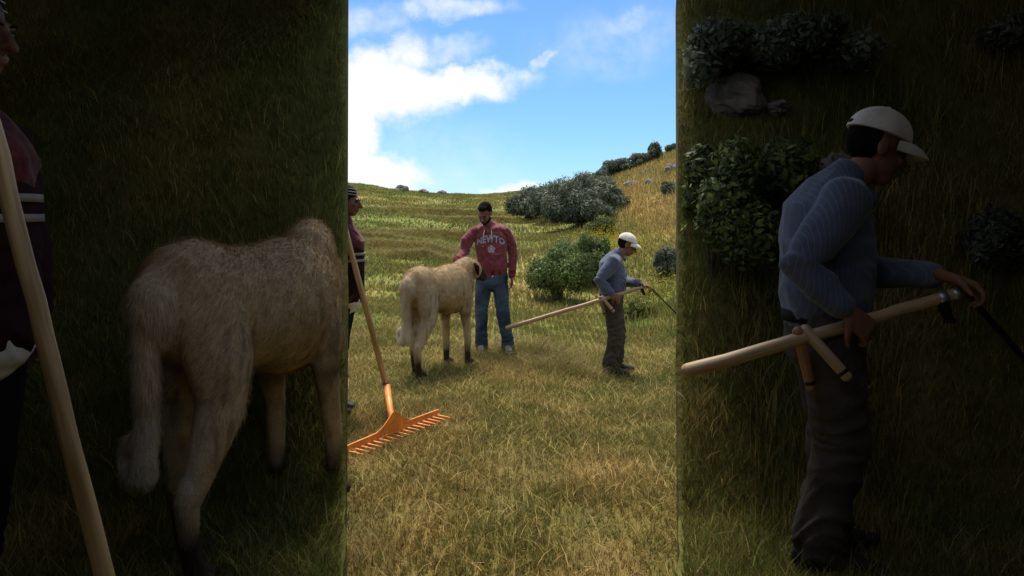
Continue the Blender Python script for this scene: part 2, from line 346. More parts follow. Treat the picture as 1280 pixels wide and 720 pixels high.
# tall yellow grass on the right slope and in the gully
n = 150000; x, y = scatter(n, 11, 50, .38, 1); k = (x / y > .035) & (x / y + (fbm(x * .8, y * .6) - .5) * .25 > .075); x, y = x[k], y[k]; n = len(x)
far.append(blades(x, y, gz(x, y), rng.uniform(.15, .5, n) * np.interp(y, [11, 16, 30], [.8, .6, .6]), np.interp(y, [11, 50], [.009, .04]), np.clip(rng.normal(.3, .15, n), .05, .9), blade_cols(n, np.clip(yellowness(x, y) + .05, 0, 1)) * 1.05))
o = link('hillside_grass', me_np('hillside_grass', *joinsets(far)), Mt['grass']); tag(o, 'longer green and straw coloured grass on the rising slopes behind', 'grass', kind='stuff')
# swathes of mown hay lying on the left slope
sets = []
for px, Y, ln, wd in [(497, 20, 3.2, .9), (520, 18.6, 1.4, .5), (470, 21.5, 2, .6), (566, 24, 2.6, .7), (610, 21, 1.5, .6), (560, 33, 4, .8), (600, 30, 3, .7), (672, 9.4, .9, .4), (700, 8.7, .8, .35)]:
    n = int(5200 * ln * wd); cx = P(px, 300, Y).x
    x = cx + rng.normal(0, ln / 2.6, n); y = Y + rng.normal(0, wd / 2.2, n) + (x - cx) * .15
    hgt = np.exp(-((x - cx) / ln * 2) ** 2 - ((y - Y) / wd * 2) ** 2) * .16 * (.5 + fbm(x * 3, y * 3, 3))
    sets.append(blades(x, y, gz(x, y) + hgt * rng.random(n), rng.uniform(.12, .3, n), np.full(n, .012 * Y / 20), np.full(n, .93), blade_cols(n, np.full(n, .62)) * .85))
o = link('cut_hay', me_np('cut_hay', *joinsets(sets)), Mt['grass']); tag(o, 'low swathes of cut hay lying on the left slope', 'hay', kind='stuff')

# ------------------------------------------------------------------ bushes, rocks, flowers
def leaf_cloud(c, r, n, size, cols, lumps=14, seed=0, aspect=.5, ground_cut=True):
    g = np.random.default_rng(seed); c = np.array(c); r = np.array(r)
    d = g.normal(size=(lumps, 3)); d /= np.linalg.norm(d, axis=1)[:, None]; d[:, 2] = np.abs(d[:, 2]) * 1.15 - .5
    lc = d * r * g.uniform(.35, .85, (lumps, 1)); lr = g.uniform(.16, .42, lumps)
    which = g.integers(0, lumps, n); dd = g.normal(size=(n, 3)); dd /= np.linalg.norm(dd, axis=1)[:, None]
    rad = lr[which] * g.uniform(.45, 1.0, n) ** .6 * (1 + .25 * g.standard_normal(n) * .5)
    p = lc[which] + dd * r * rad[:, None]
    nrm = dd + g.normal(0, .55, (n, 3)); nrm /= np.linalg.norm(nrm, axis=1)[:, None]
    t = np.cross(nrm, g.normal(size=(n, 3))); t /= np.linalg.norm(t, axis=1)[:, None]; b = np.cross(nrm, t)
    s = (size * g.uniform(.6, 1.4, n))[:, None]
    p = p + c; V = np.stack([p - t * s, p + b * s * aspect, p + t * s, p - b * s * aspect], 1)
    k = p[:, 2] > gz(p[:, 0], p[:, 1]) - .02; V = V[k]; n = len(V); which = which[k]
    F = np.arange(n * 4).reshape(n, 4)
    tone = g.uniform(.7, 1.35, lumps)[which] * g.uniform(.6, 1.45, n)
    cc = np.array(cols); col = cc[g.integers(0, len(cc), n)] * tone[:, None]
    return V.reshape(-1, 3), F, np.repeat(col, 4, axis=0)
def bush(name, px, Y, wpx, hpx, n, size, cols, label, cat='bush', group=None, lumps=14, seed=0, sink=.15, aspect=.5):
    c = P(px, 300, Y); x = c.x; z = float(gz(x, Y)); rx = wpx / 2000 * Y; h = hpx / 1000 * Y; n = int(n * 2.4); size *= .62; lumps = int(lumps * 2); aspect = .36
    root = empty(name, (x, Y, z)); tag(root, label, cat, group)
    V, F, C = leaf_cloud((x, Y, z + h * .42), (rx, rx * .9, h * .62), n, size, cols, lumps, seed, aspect)
    V = V - np.array([x, Y, z]); link('foliage', me_np('foliage', V, F, C), Mt['leaf'], root)
    vs, fs = [], []
    rr = random.Random(seed)
    for i in range(9):
        a = rr.uniform(0, 6.28); q = rr.uniform(.3, .85)
        p0 = Vector((rr.uniform(-.1, .1) * rx, rr.uniform(-.1, .1) * rx, -.1)); p2 = Vector((math.cos(a) * rx * q * .7, math.sin(a) * rx * q * .6, h * rr.uniform(.45, .8)))
        p1 = (p0 + p2) / 2 + Vector((0, 0, h * .12))
        v, f = loft([p0, p1, p2], [(.02 * h + .008, ) * 2, (.014 * h + .005, ) * 2, (.004, ) * 2], 6); o = len(vs); vs += v; fs += [tuple(i2 + o for i2 in ff) for ff in f]
    link('stems', me_py('stems', vs, fs), Mt['bark'], root)
    return root
def loft(pts, rad, n=14, hint=None, round_caps=True):
    pts = [Vector(p) for p in pts]; rad = [(r, r) if isinstance(r, (int, float)) else r for r in rad]
    if round_caps:
        d0 = (pts[0] - pts[1]).normalized(); d1 = (pts[-1] - pts[-2]).normalized(); r0 = min(rad[0]); r1 = min(rad[-1])
        pre = [(pts[0] + d0 * r0 * k, tuple(q * s for q in rad[0])) for k, s in ((.95, .3), (.75, .66), (.4, .92))]
        post = [(pts[-1] + d1 * r1 * k, tuple(q * s for q in rad[-1])) for k, s in ((.4, .92), (.75, .66), (.95, .3))]
        pts = [p for p, _ in pre] + pts + [p for p, _ in post]; rad = [r for _, r in pre] + rad + [r for _, r in post]
    vs = []; side = None
    for i, p in enumerate(pts):
        t = (pts[min(i + 1, len(pts) - 1)] - pts[max(i - 1, 0)]).normalized()
        if side is None:
            h = Vector(hint) if hint else (Vector((1, 0, 0)) if abs(t.x) < .8 else Vector((0, 1, 0)))
            side = (h - t * h.dot(t)).normalized()
        else: side = (side - t * side.dot(t)).normalized()
        nrm = t.cross(side)
        for k in range(n):
            a = 2 * math.pi * k / n; vs.append(p + side * math.cos(a) * rad[i][0] + nrm * math.sin(a) * rad[i][1])
    fs = []
    for i in range(len(pts) - 1):
        for k in range(n):
            a = i * n + k; b = i * n + (k + 1) % n; fs.append((a, b, b + n, a + n))
    fs.append(tuple(range(n))[::-1]); fs.append(tuple(range((len(pts) - 1) * n, len(pts) * n)))
    return vs, fs
def ellipsoid(c, r, rot=None, n=16, m=10):
    vs = []; c = Vector(c)
    for i in range(1, m):
        th = math.pi * i / m
        for k in range(n):
            a = 2 * math.pi * k / n; v = Vector((r[0] * math.sin(th) * math.cos(a), r[1] * math.sin(th) * math.sin(a), r[2] * math.cos(th)))
            vs.append(c + (rot @ v if rot else v))
    t = Vector((0, 0, r[2])); vs.append(c + (rot @ t if rot else t)); vs.append(c - (rot @ t if rot else t)); T = len(vs) - 2; B = T + 1; fs = []
    for i in range(m - 2):
        for k in range(n):
            a = i * n + k; b = i * n + (k + 1) % n; fs.append((a, a + n, b + n, b))
    for k in range(n): fs.append((T, k, (k + 1) % n)); fs.append((B, (m - 2) * n + (k + 1) % n, (m - 2) * n + k))
    return vs, fs
def boxp(x0, x1, y0, y1, z0, z1):
    v = [Vector((x, y, z)) for z in (z0, z1) for y in (y0, y1) for x in (x0, x1)]
    return v, [(0, 2, 3, 1), (4, 5, 7, 6), (0, 1, 5, 4), (2, 6, 7, 3), (0, 4, 6, 2), (1, 3, 7, 5)]
def xf(piece, Mx): return [Mx @ v for v in piece[0]], piece[1]
def join(pieces):
    vs, fs = [], []
    for v, f in pieces:
        o = len(vs); vs += list(v); fs += [tuple(i + o for i in ff) for ff in f]
    return vs, fs
def remesh(name, pieces, voxel=.008, smooth=4):
    v, f = join(pieces); me = me_py('tmp', v, f); o = bpy.data.objects.new('tmp', me); COL.objects.link(o)
    m = o.modifiers.new('r', 'REMESH'); m.mode = 'VOXEL'; m.voxel_size = voxel; m.adaptivity = 0
    if smooth: s = o.modifiers.new('s', 'SMOOTH'); s.factor = .5; s.iterations = smooth
    dg = bpy.context.evaluated_depsgraph_get(); dg.update()
    res = bpy.data.meshes.new_from_object(o.evaluated_get(dg)); res.name = name
    bpy.data.objects.remove(o); bpy.data.meshes.remove(me); return res
def folds(me, amp, sx=9, sz=22, spots=(), seed=0):
    co = get_co(me); no = get_no(me); d = np.empty(len(co))
    for i, c in enumerate(co):
        a = amp
        for (p, r, k) in spots:
            q = math.dist(c, p); a += amp * k * math.exp(-(q / r) ** 2)
        w = mn.noise(Vector((c[0] * 3 + seed, c[1] * 3, c[2] * 3))) * 1.5
        v = mn.noise(Vector((c[0] * sx + w + seed, c[1] * sx, c[2] * sz + w * 3 + c[0] * 5)))
        d[i] = a * (1 - 2.4 * abs(v)) + amp * .5 * w
    co += no * d[:, None]; me.vertices.foreach_set('co', co.ravel()); me.update()

DARKB = [(.095, .115, .068), (.13, .15, .095), (.185, .205, .14), (.07, .088, .05)]
LEAFG = [(.085, .125, .030), (.13, .18, .045), (.18, .225, .065), (.055, .085, .024)]
grp = 'dark dense bushes clustered below the slope'
bush('bush', 660, 31, 62, 50, 9000, .085, DARKB, 'dark rounded bush at the left end of the dense cluster', group=grp, seed=1)
bush('bush', 694, 29, 76, 60, 12000, .085, DARKB, 'dark bush in the cluster just left of its widest bush', group=grp, seed=2)
bush('bush', 722, 26, 92, 62, 19000, .085, DARKB, 'widest dark bush in front of the cluster, above the grey rock', group=grp, seed=3, lumps=22)
bush('bush', 757, 28, 56, 44, 10000, .085, DARKB, 'dark bush at the right end of the dense cluster', group=grp, seed=4)
bush('bush', 735, 33, 76, 48, 11000, .09, DARKB, 'dark bush rising behind the middle of the cluster', group=grp, seed=5)
g2 = 'shrubs along the ridge line'
bush('ridge_shrub', 755, 46, 30, 16, 2600, .11, DARKB, 'low shrub at the lower left end of the ridge row', 'shrub', g2, seed=6)
bush('ridge_shrub', 838, 47, 22, 14, 2200, .10, DARKB, 'low shrub at the far right end of the ridge row', 'shrub', g2, seed=16)
bush('ridge_shrub', 764, 48, 44, 22, 3600, .10, DARKB, 'ragged low shrub behind the first ones at the left end of the ridge', 'shrub', g2, seed=17)
bush('ridge_shrub', 778, 46, 46, 22, 3000, .11, DARKB, 'spreading shrub second from the left along the ridge', 'shrub', g2, seed=7)
bush('ridge_shrub', 800, 46, 34, 20, 2600, .11, DARKB, 'shrub on the ridge just left of the tallest one', 'shrub', g2, seed=8)
bush('ridge_shrub', 816, 45, 22, 27, 3600, .10, DARKB, 'tallest round shrub standing on the ridge against the sky', 'shrub', g2, seed=9)
bush('slope_shrub', 834, 27, 22, 20, 2600, .075, DARKB, 'small dark shrub on the yellow slope below the ridge', 'shrub', seed=10)
bush('slope_shrub', 834, 15, 40, 48, 7000, .045, DARKB, 'dark green shrub on the yellow grass right of the white cap', 'shrub', seed=11)
bush('leafy_bush', 698, 14.2, 92, 86, 17000, .038, LEAFG, 'bright green leafy bush left of the old man in the cap', seed=12, lumps=24)
bush('leafy_bush', 738, 15.5, 72, 84, 12000, .040, LEAFG, 'green leafy bush directly behind the old man with the cap', seed=13, lumps=18)
bush('leafy_bush', 752, 22, 46, 34, 5000, .05, [(.10, .13, .03), (.16, .17, .04), (.07, .10, .02)], 'low yellowish green bush beside the grey rock', seed=14)
bush('weed_clump', 800, 12.4, 46, 26, 4500, .03, [(.16, .19, .03), (.22, .22, .04), (.10, .15, .03)], 'yellow green weeds growing by the right hand of the old man', 'weeds', seed=15)
def rock(name, x, y, z, r, label, seed, group=None):
    bm_v, bm_f = ellipsoid((0, 0, 0), (1, 1, 1), n=28, m=18); vs = []
    for v in bm_v:
        q = v * 1.4 + Vector((seed * 7.1, 0, 0)); k = 1 + .35 * mn.noise(q) + .16 * mn.noise(q * 2.7) + .05 * mn.noise(q * 8)
        vs.append(Vector((v.x * r[0] * k, v.y * r[1] * k, v.z * r[2] * k)))
    o = link(name, me_py(name, vs, bm_f), Mt['rock'], smooth=False); o.location = (x, y, z); tag(o, label, 'rock', group); return o
def prock(px, Y, w, h, label, seed, group=None, lift=.3):
    c = P(px, 300, Y); rock('rock', c.x, Y, float(gz(c.x, Y)) + h / 1000 * Y * lift, (w / 2000 * Y, w / 2400 * Y, h / 2000 * Y * 1.3), label, seed, group)
prock(727, 20.5, 25, 17, 'pale grey boulder lying below the dark bushes', 1)
prock(766, 17, 20, 20, 'pale rock half hidden behind the white cap', 2)
prock(742, 20.2, 7, 5, 'small pale stone just right of the grey boulder', 3)
g3 = 'brown outcrops on the yellow slope'
prock(789, 36, 20, 9, 'brown outcrop in the middle of the yellow slope', 4, g3, .1)
prock(812, 33, 16, 10, 'brown outcrop right of the middle of the yellow slope', 5, g3, .1)
prock(838, 35, 18, 14, 'brown outcrop at the right edge of the yellow slope', 6, g3, .1)
prock(806, 40, 14, 7, 'highest small outcrop below the ridge shrubs', 7, g3, .1)
prock(503, 57, 17, 8, 'largest rounded rock on the left skyline', 8, lift=.35)
prock(530, 57, 14, 5, 'flat rock on the skyline between two others', 9, lift=.3)
prock(553, 57, 11, 6, 'small rock at the right of the skyline rocks', 10, lift=.3)
# yellow flowering patch
n = 5200; sets = []
for px, Y, sx, sy, m in [(752, 19, .5, .9, 2600), (770, 18, .5, .8, 1600), (742, 21, .4, .7, 900), (815, 13, .5, .6, 700)]:
    x = P(px, 300, Y).x + rng.normal(0, sx, m); y = Y + rng.normal(0, sy, m); z = gz(x, y) + rng.uniform(.15, .5, m)
    a = rng.normal(size=(m, 3)); a /= np.linalg.norm(a, axis=1)[:, None]; b = np.cross(a, rng.normal(size=(m, 3))); b /= np.linalg.norm(b, axis=1)[:, None]; s = .016
    p = np.stack([x, y, z], 1); Vv = np.stack([p - a * s, p + b * s, p + a * s], 1).reshape(-1, 3)
    sets.append((Vv, np.arange(m * 3).reshape(m, 3), np.repeat(np.array([[.50, .40, .03]]) * rng.uniform(.6, 1.2, (m, 1)), 3, axis=0)))
o = link('yellow_flowers', me_np('yellow_flowers', *joinsets(sets)), Mt['grass']); tag(o, 'patches of tiny yellow flowers in the long grass by the boulder', 'flowers', kind='stuff')

# ------------------------------------------------------------------ people
def hand(wrist, dirv, palm, thumb_side, curl=.5, s=1.0):
    """palm + five tapered bent fingers. dirv: finger direction, palm: palm normal, thumb_side: +1/-1"""
    d = Vector(dirv).normalized(); p = Vector(palm); p = (p - d * p.dot(d)).normalized(); side = d.cross(p) * thumb_side
    w = Vector(wrist); out = []
    out.append(loft([w - d * .02, w + d * .03 * s, w + d * .085 * s], [(.024 * s, .019 * s), (.036 * s, .017 * s), (.040 * s, .014 * s)], 12, hint=side))
    for i, (off, ln) in enumerate(((.030, .074), (.010, .082), (-.010, .077), (-.029, .060))):
        base = w + d * .080 * s + side * off * s; c = curl * (1 + .12 * i); pts = [base - d * .02, base]; a = 0; q = base
        for k, seg in enumerate((.45, .32, .23)):
            a += c * (.55, .95, .8)[k]; q = q + (d * math.cos(a) + p * math.sin(a)) * ln * seg * s * 1.0; pts.append(q.copy())
        out.append(loft(pts, [.0095 * s, .0095 * s, .009 * s, .0082 * s, .007 * s], 8))
    b = w + d * .025 * s + side * .028 * s; td = (d * .62 + side * .68 + p * .35).normalized(); q = b + td * .042 * s
    out.append(loft([b - td * .01, b, q, q + (td * .6 + d * .6 + p * .3 * (1 + curl)).normalized() * .034 * s], [.013 * s, .0125 * s, .0105 * s, .008 * s], 8))
    return out
def head_pieces(c, yaw, pitch, roll=0, s=1.0, nose=1.0):
    """face looks along -Y before yaw (about Z) and pitch (positive = looking down)"""
    Mx = Matrix.Translation(Vector(c)) @ Matrix.Rotation(yaw, 4, 'Z') @ Matrix.Rotation(roll, 4, 'Y') @ Matrix.Rotation(pitch, 4, 'X') @ Matrix.Scale(s, 4)
    ps = [ellipsoid((0, .018, .035), (.075, .093, .088)), ellipsoid((0, -.02, -.02), (.062, .072, .085)), ellipsoid((0, -.045, -.078), (.037, .040, .034)),
          ellipsoid((0, -.083, .022), (.052, .014, .012)),
          loft([(0, -.085, .016), (0, -.106, -.012), (0, -.116 * nose, -.030)], [.009, .012, .0145], 10), ellipsoid((.013, -.096, -.031), (.010, .011, .008)), ellipsoid((-.013, -.096, -.031), (.010, .011, .008)),
          ellipsoid((0, -.090, -.056), (.024, .011, .006)), ellipsoid((0, -.088, -.067), (.021, .011, .007)),
          ellipsoid((.038, -.070, -.018), (.020, .018, .016)), ellipsoid((-.038, -.070, -.018), (.020, .018, .016)),
          ellipsoid((.076, .012, -.002), (.009, .020, .031)), ellipsoid((-.076, .012, -.002), (.009, .020, .031))]
    return [xf(p, Mx) for p in ps], Mx
def eyes(Mx, parent):
    for s in (-1, 1):
        v, f = xf(ellipsoid((s * .031, -.0795, .004), (.0135, .0100, .0080), n=12, m=8), Mx); link('eye', me_py('eye', v, f), Mt['eye'], parent, smooth=True)
        v, f = xf(loft([(s * .012, -.0935, .022), (s * .032, -.0925, .028), (s * .052, -.080, .021)], [.0035, .0045, .003], 8), Mx); link('eyebrow', me_py('eyebrow', v, f), Mt['hair'], parent, smooth=True)
def limb(pts, rad, n=14, hint=None): return loft(pts, rad, n, hint)
def shoe(ank, fdir, L_=.27, name='shoe', mat_=None, parent=None, h=.05):
    d = Vector(fdir).normalized(); a = Vector(ank)
    z0 = a.z
    pts = [Vector((a.x, a.y, h)) - d * .06, Vector((a.x, a.y, h * 1.05)) + d * .02, Vector((a.x, a.y, h * .8)) + d * .11, Vector((a.x, a.y, h * .62)) + d * (L_ - .09)]
    up = Vector((0, 0, 1)); ps = [loft(pts, [(.036, .046), (.040, .050), (.045, .038), (.038, .026)], 14, hint=d.cross(up)), loft([a + Vector((0, 0, -.02)), a + Vector((0, 0, .04))], [.044, .042], 12)]
    sole = loft([Vector((a.x, a.y, .012)) - d * .065, Vector((a.x, a.y, .012)) + d * .05, Vector((a.x, a.y, .012)) + d * (L_ - .08)], [(.040, .013), (.044, .013), (.044, .013)], 14, hint=d.cross(up))
    o = link(name, remesh(name, ps, .006, 3), mat_, parent, smooth=True)
    v, f = sole; link('sole', me_py('sole', v, f), Mt['white'] if mat_ == Mt['shoe_g'] else Mt['shoe_b'], o, smooth=True)
    return o

def young_man():
    r = empty('person')
    hc = (-.08, -.075, 1.65)
    hp, Mx = head_pieces(hc, R(-22), R(36), R(4), .98)
    SL, SR = Vector((-.195, .01, 1.44)), Vector((.160, .01, 1.44)); EL, ER = Vector((-.315, -.06, 1.20)), Vector((.25, .03, 1.16)); WL, WR = Vector((-.41, -.30, 1.10)), Vector((.235, -.03, .91))
    HL, HR = Vector((-.10, 0, .93)), Vector((.09, 0, .93)); KL, KR = Vector((-.125, -.03, .50)), Vector((.125, -.03, .50)); AL, AR = Vector((-.13, .02, .10)), Vector((.185, .02, .10))
    body = list(hp)
    body.append(loft([(-.025, .02, 1.44), (-.05, .0, 1.52), hc], [.060, .056, .055], 14))
    body.append(loft([(0, 0, .92), (0, 0, 1.15), (-.02, .01, 1.38), (-.02, .01, 1.46)], [(.13, .09), (.12, .085), (.145, .09), (.07, .055)], 16, hint=(1, 0, 0)))
    for Sx, E, Wr in ((SL, EL, WL), (SR, ER, WR)): body.append(limb([Sx, E, Wr], [.045, .036, .024]))
    for H, K, A in ((HL, KL, AL), (HR, KR, AR)): body.append(limb([H, K, A, A - Vector((0, 0, .05))], [.075, .05, .034, .03]))
    body += hand(WL + Vector((-.004, -.015, -.012)), (-.05, -.55, -.75), (.05, .6, -.55), 1, .42, 1.0)
    body += hand(WR + Vector((.0, -.005, -.015)), (.02, -.12, -1), (-.9, -.2, .0), -1, .55, 1.0)
    link('body', remesh('body', body, .0055, 3), Mt['skin'], r, smooth=True)
    eyes(Mx, r)
    # hair and beard shadow
    hv = [xf(ellipsoid((0, .030, .050), (.081, .090, .084)), Mx), xf(ellipsoid((0, .050, -.005), (.074, .062, .062)), Mx), xf(ellipsoid((0, -.030, .098), (.058, .050, .030)), Mx)]
    hm = remesh('hair', hv, .006, 2); folds(hm, .003, 60, 60); link('hair', hm, Mt['hair'], r, smooth=True)
    bv = [xf(loft([(-.066, -.012, -.045), (-.046, -.052, -.082), (0, -.084, -.101), (.046, -.052, -.082), (.066, -.012, -.045)], [.011, .014, .013, .014, .011], 10), Mx),
          xf(loft([(-.026, -.100, -.055), (0, -.1065, -.047), (.026, -.100, -.055)], [.004, .005, .004], 8), Mx)]
    link('beard', remesh('beard', bv, .004, 2), Mt['hair'], r, smooth=True)
    # hoodie
    hd = [loft([(0, 0, .955), (.0, 0, 1.02), (.0, 0, 1.12), (-.01, 0, 1.26), (-.02, .005, 1.38), (-.022, .01, 1.45), (-.03, .015, 1.50)],
               [(.172, .122), (.182, .130), (.178, .127), (.186, .130), (.190, .125), (.140, .10), (.085, .075)], 24, hint=(1, 0, 0)),
          limb([Vector((-.10, .01, 1.445)), SL, EL + Vector((0, 0, .13)), EL, WL + (EL - WL) * .35, WL + (EL - WL) * .06], [.074, .068, .055, .052, .045, .039]),
          limb([Vector((.07, .01, 1.445)), SR, ER + Vector((-.02, 0, .14)), ER, WR + (ER - WR) * .35, WR + (ER - WR) * .06], [.074, .068, .055, .052, .045, .039])]
    hd.append(loft([(.10, .05, 1.49), (.0, .10, 1.52), (-.10, .09, 1.52), (-.155, .02, 1.49)], [(.035, .03), (.05, .042), (.05, .042), (.035, .03)], 12))
    hd.append(loft([(-.15, .03, 1.49), (-.12, -.07, 1.47), (-.055, -.115, 1.445)], [.032, .03, .022], 12)); hd.append(loft([(.10, .04, 1.49), (.055, -.07, 1.47), (-.015, -.115, 1.445)], [.032, .03, .022], 12))
    hd.append(loft([(-.09, -.125, 1.04), (.09, -.125, 1.04)], [(.014, .055), (.014, .055)], 12, hint=(0, 1, 0)))
    hm = remesh('hoodie', hd, .008, 4); folds(hm, .0045, 8, 17, [(EL, .11, 2.2), (ER, .11, 2.2), ((0, -.1, 1.0), .15, 1.4), ((-.17, -.05, 1.36), .08, 1.5), ((.14, -.05, 1.36), .08, 1.5)], 2)
    ho = link('hoodie', hm, Mt['hoodie'], r, smooth=True)
    v, f = loft([(0, 0, .93), (0, 0, .97), (0, 0, 1.0)], [(.170, .122), (.180, .130), (.184, .134)], 24, hint=(1, 0, 0), round_caps=False); link('waistband', me_py('waistband', v, f), Mt['rib'], ho, smooth=True)
    v, f = loft([(0, 0, .905), (0, 0, .94)], [(.166, .118), (.166, .118)], 24, hint=(1, 0, 0), round_caps=False); link('undershirt', me_py('undershirt', v, f), Mt['white'], r, smooth=True)
    for E, Wr in ((EL, WL), (ER, WR)):
        v, f = loft([Wr + (E - Wr) * .02, Wr + (E - Wr) * .2], [.036, .047], 16); link('cuff', me_py('cuff', v, f), Mt['rib'], ho, smooth=True)
    for x0, x1, z1 in ((-.085, -.095, 1.375), (-.005, .0, 1.36)):
        v, f = loft([(x0, -.128, 1.455), (x1, -.150, 1.42), (x1, -.146, z1)], [.0045] * 3, 8); link('drawstring', me_py('drawstring', v, f), Mt['cord'], ho, smooth=True)
    # chest print, laid on the cloth by ray casting
    from mathutils.bvhtree import BVHTree
    co = get_co(hm); bvh = BVHTree.FromPolygons([tuple(c) for c in co], [tuple(p.vertices) for p in hm.polygons])
    def press(vs, off):
        o = []
        for x, z in vs:
            h = bvh.ray_cast(Vector((x, -1, z)), Vector((0, 1, 0))); y = h[0].y if h[0] else -.13; o.append(Vector((x, y - off, z)))
        return o
    def letters(txt, size, cx, cz, arch, ht, mat_, off, nm='lettering', bold=.0, sx=1.0):
        cu_ = bpy.data.curves.new('t', 'FONT'); cu_.body = txt; cu_.size = size; cu_.align_x = 'CENTER'; cu_.offset = bold; cu_.resolution_u = 2; cu_.space_character = 1.05
        ob = bpy.data.objects.new('t', cu_); COL.objects.link(ob); dg = bpy.context.evaluated_depsgraph_get(); me = bpy.data.meshes.new_from_object(ob.evaluated_get(dg)); bpy.data.objects.remove(ob)
        vs = [(v.co.x * sx, v.co.y) for v in me.vertices]; fs = [tuple(p.vertices) for p in me.polygons]
        wmax = max(abs(a) for a, _ in vs)
        v2 = [(cx + a, cz + b * (1 + ht * (1 - (a / wmax) ** 2)) - arch * (a / wmax) ** 2) for a, b in vs]
        m_ = me_py(nm, press(v2, off), fs); link(nm, m_, mat_, ho)
    letters('NEWTO', .086, -.012, 1.318, .035, .35, Mt['print_d'], .0035, bold=.005, sx=1.0)
    letters('NEWTO', .086, -.012, 1.318, .035, .35, Mt['print_'], .0060, bold=.0035, sx=1.0)
    letters('THE CLASSIC', .022, -.01, 1.425, .004, 0, Mt['print_'], .0040, sx=1.3)
    def disc(cx, cz, r0, r1, mat_, off, nm, n=20, k0=0, k1=20):
        v, f = [], []
        for k in range(k0, k1 + 1):
            a = 2 * math.pi * k / n; wob = 1 + .16 * math.sin(a * 5)
            v += [(cx + r0 * math.cos(a), cz + r0 * math.sin(a)), (cx + r1 * wob * math.cos(a), cz + r1 * wob * math.sin(a))]
        m = (k1 - k0) * 2
        f = [(i, i + 1, i + 3, i + 2) for i in range(0, m, 2)]
        link(nm, me_py(nm, press(v, off), f), mat_, ho)
    disc(-.005, 1.235, .016, .044, Mt['print_'], .0045, 'emblem'); disc(-.005, 1.235, .001, .012, Mt['white'], .0050, 'emblem')
    letters('*', .05, -.105, 1.245, 0, 0, Mt['white'], .0045); letters('*', .07, .105, 1.255, 0, 0, Mt['print_'], .0045); letters('athletics', .030, .055, 1.17, -.01, 0, Mt['print_'], .0045)
    # jeans
    jn = [loft([(0, 0, .84), (0, 0, .95)], [(.172, .118), (.168, .118)], 20, hint=(1, 0, 0))]
    for H, K, A, sg in ((HL, KL, AL, -1), (HR, KR, AR, 1)):
        jn.append(limb([H + Vector((0, 0, .0)), H + Vector((sg * -.0, 0, -.12)), (H + K) / 2 + Vector((0, 0, -.02)), K, (K + A) / 2, A + Vector((0, 0, .02)), A + Vector((0, 0, -.045))], [.094, .098, .090, .076, .072, .070, .076]))
    jm = remesh('jeans', jn, .008, 3); folds(jm, .004, 9, 20, [(KL, .1, 2.2), (KR, .1, 2.2), (AL, .12, 3), (AR, .12, 3), ((0, -.08, .85), .12, 1.5)], 5)
    link('jeans', jm, Mt['jeans'], r, smooth=True)
    shoe(AL, (-.05, -1, 0), .26, 'shoe', Mt['shoe_g'], r); shoe(AR, (.10, -1, 0), .26, 'shoe', Mt['shoe_g'], r)
    return r
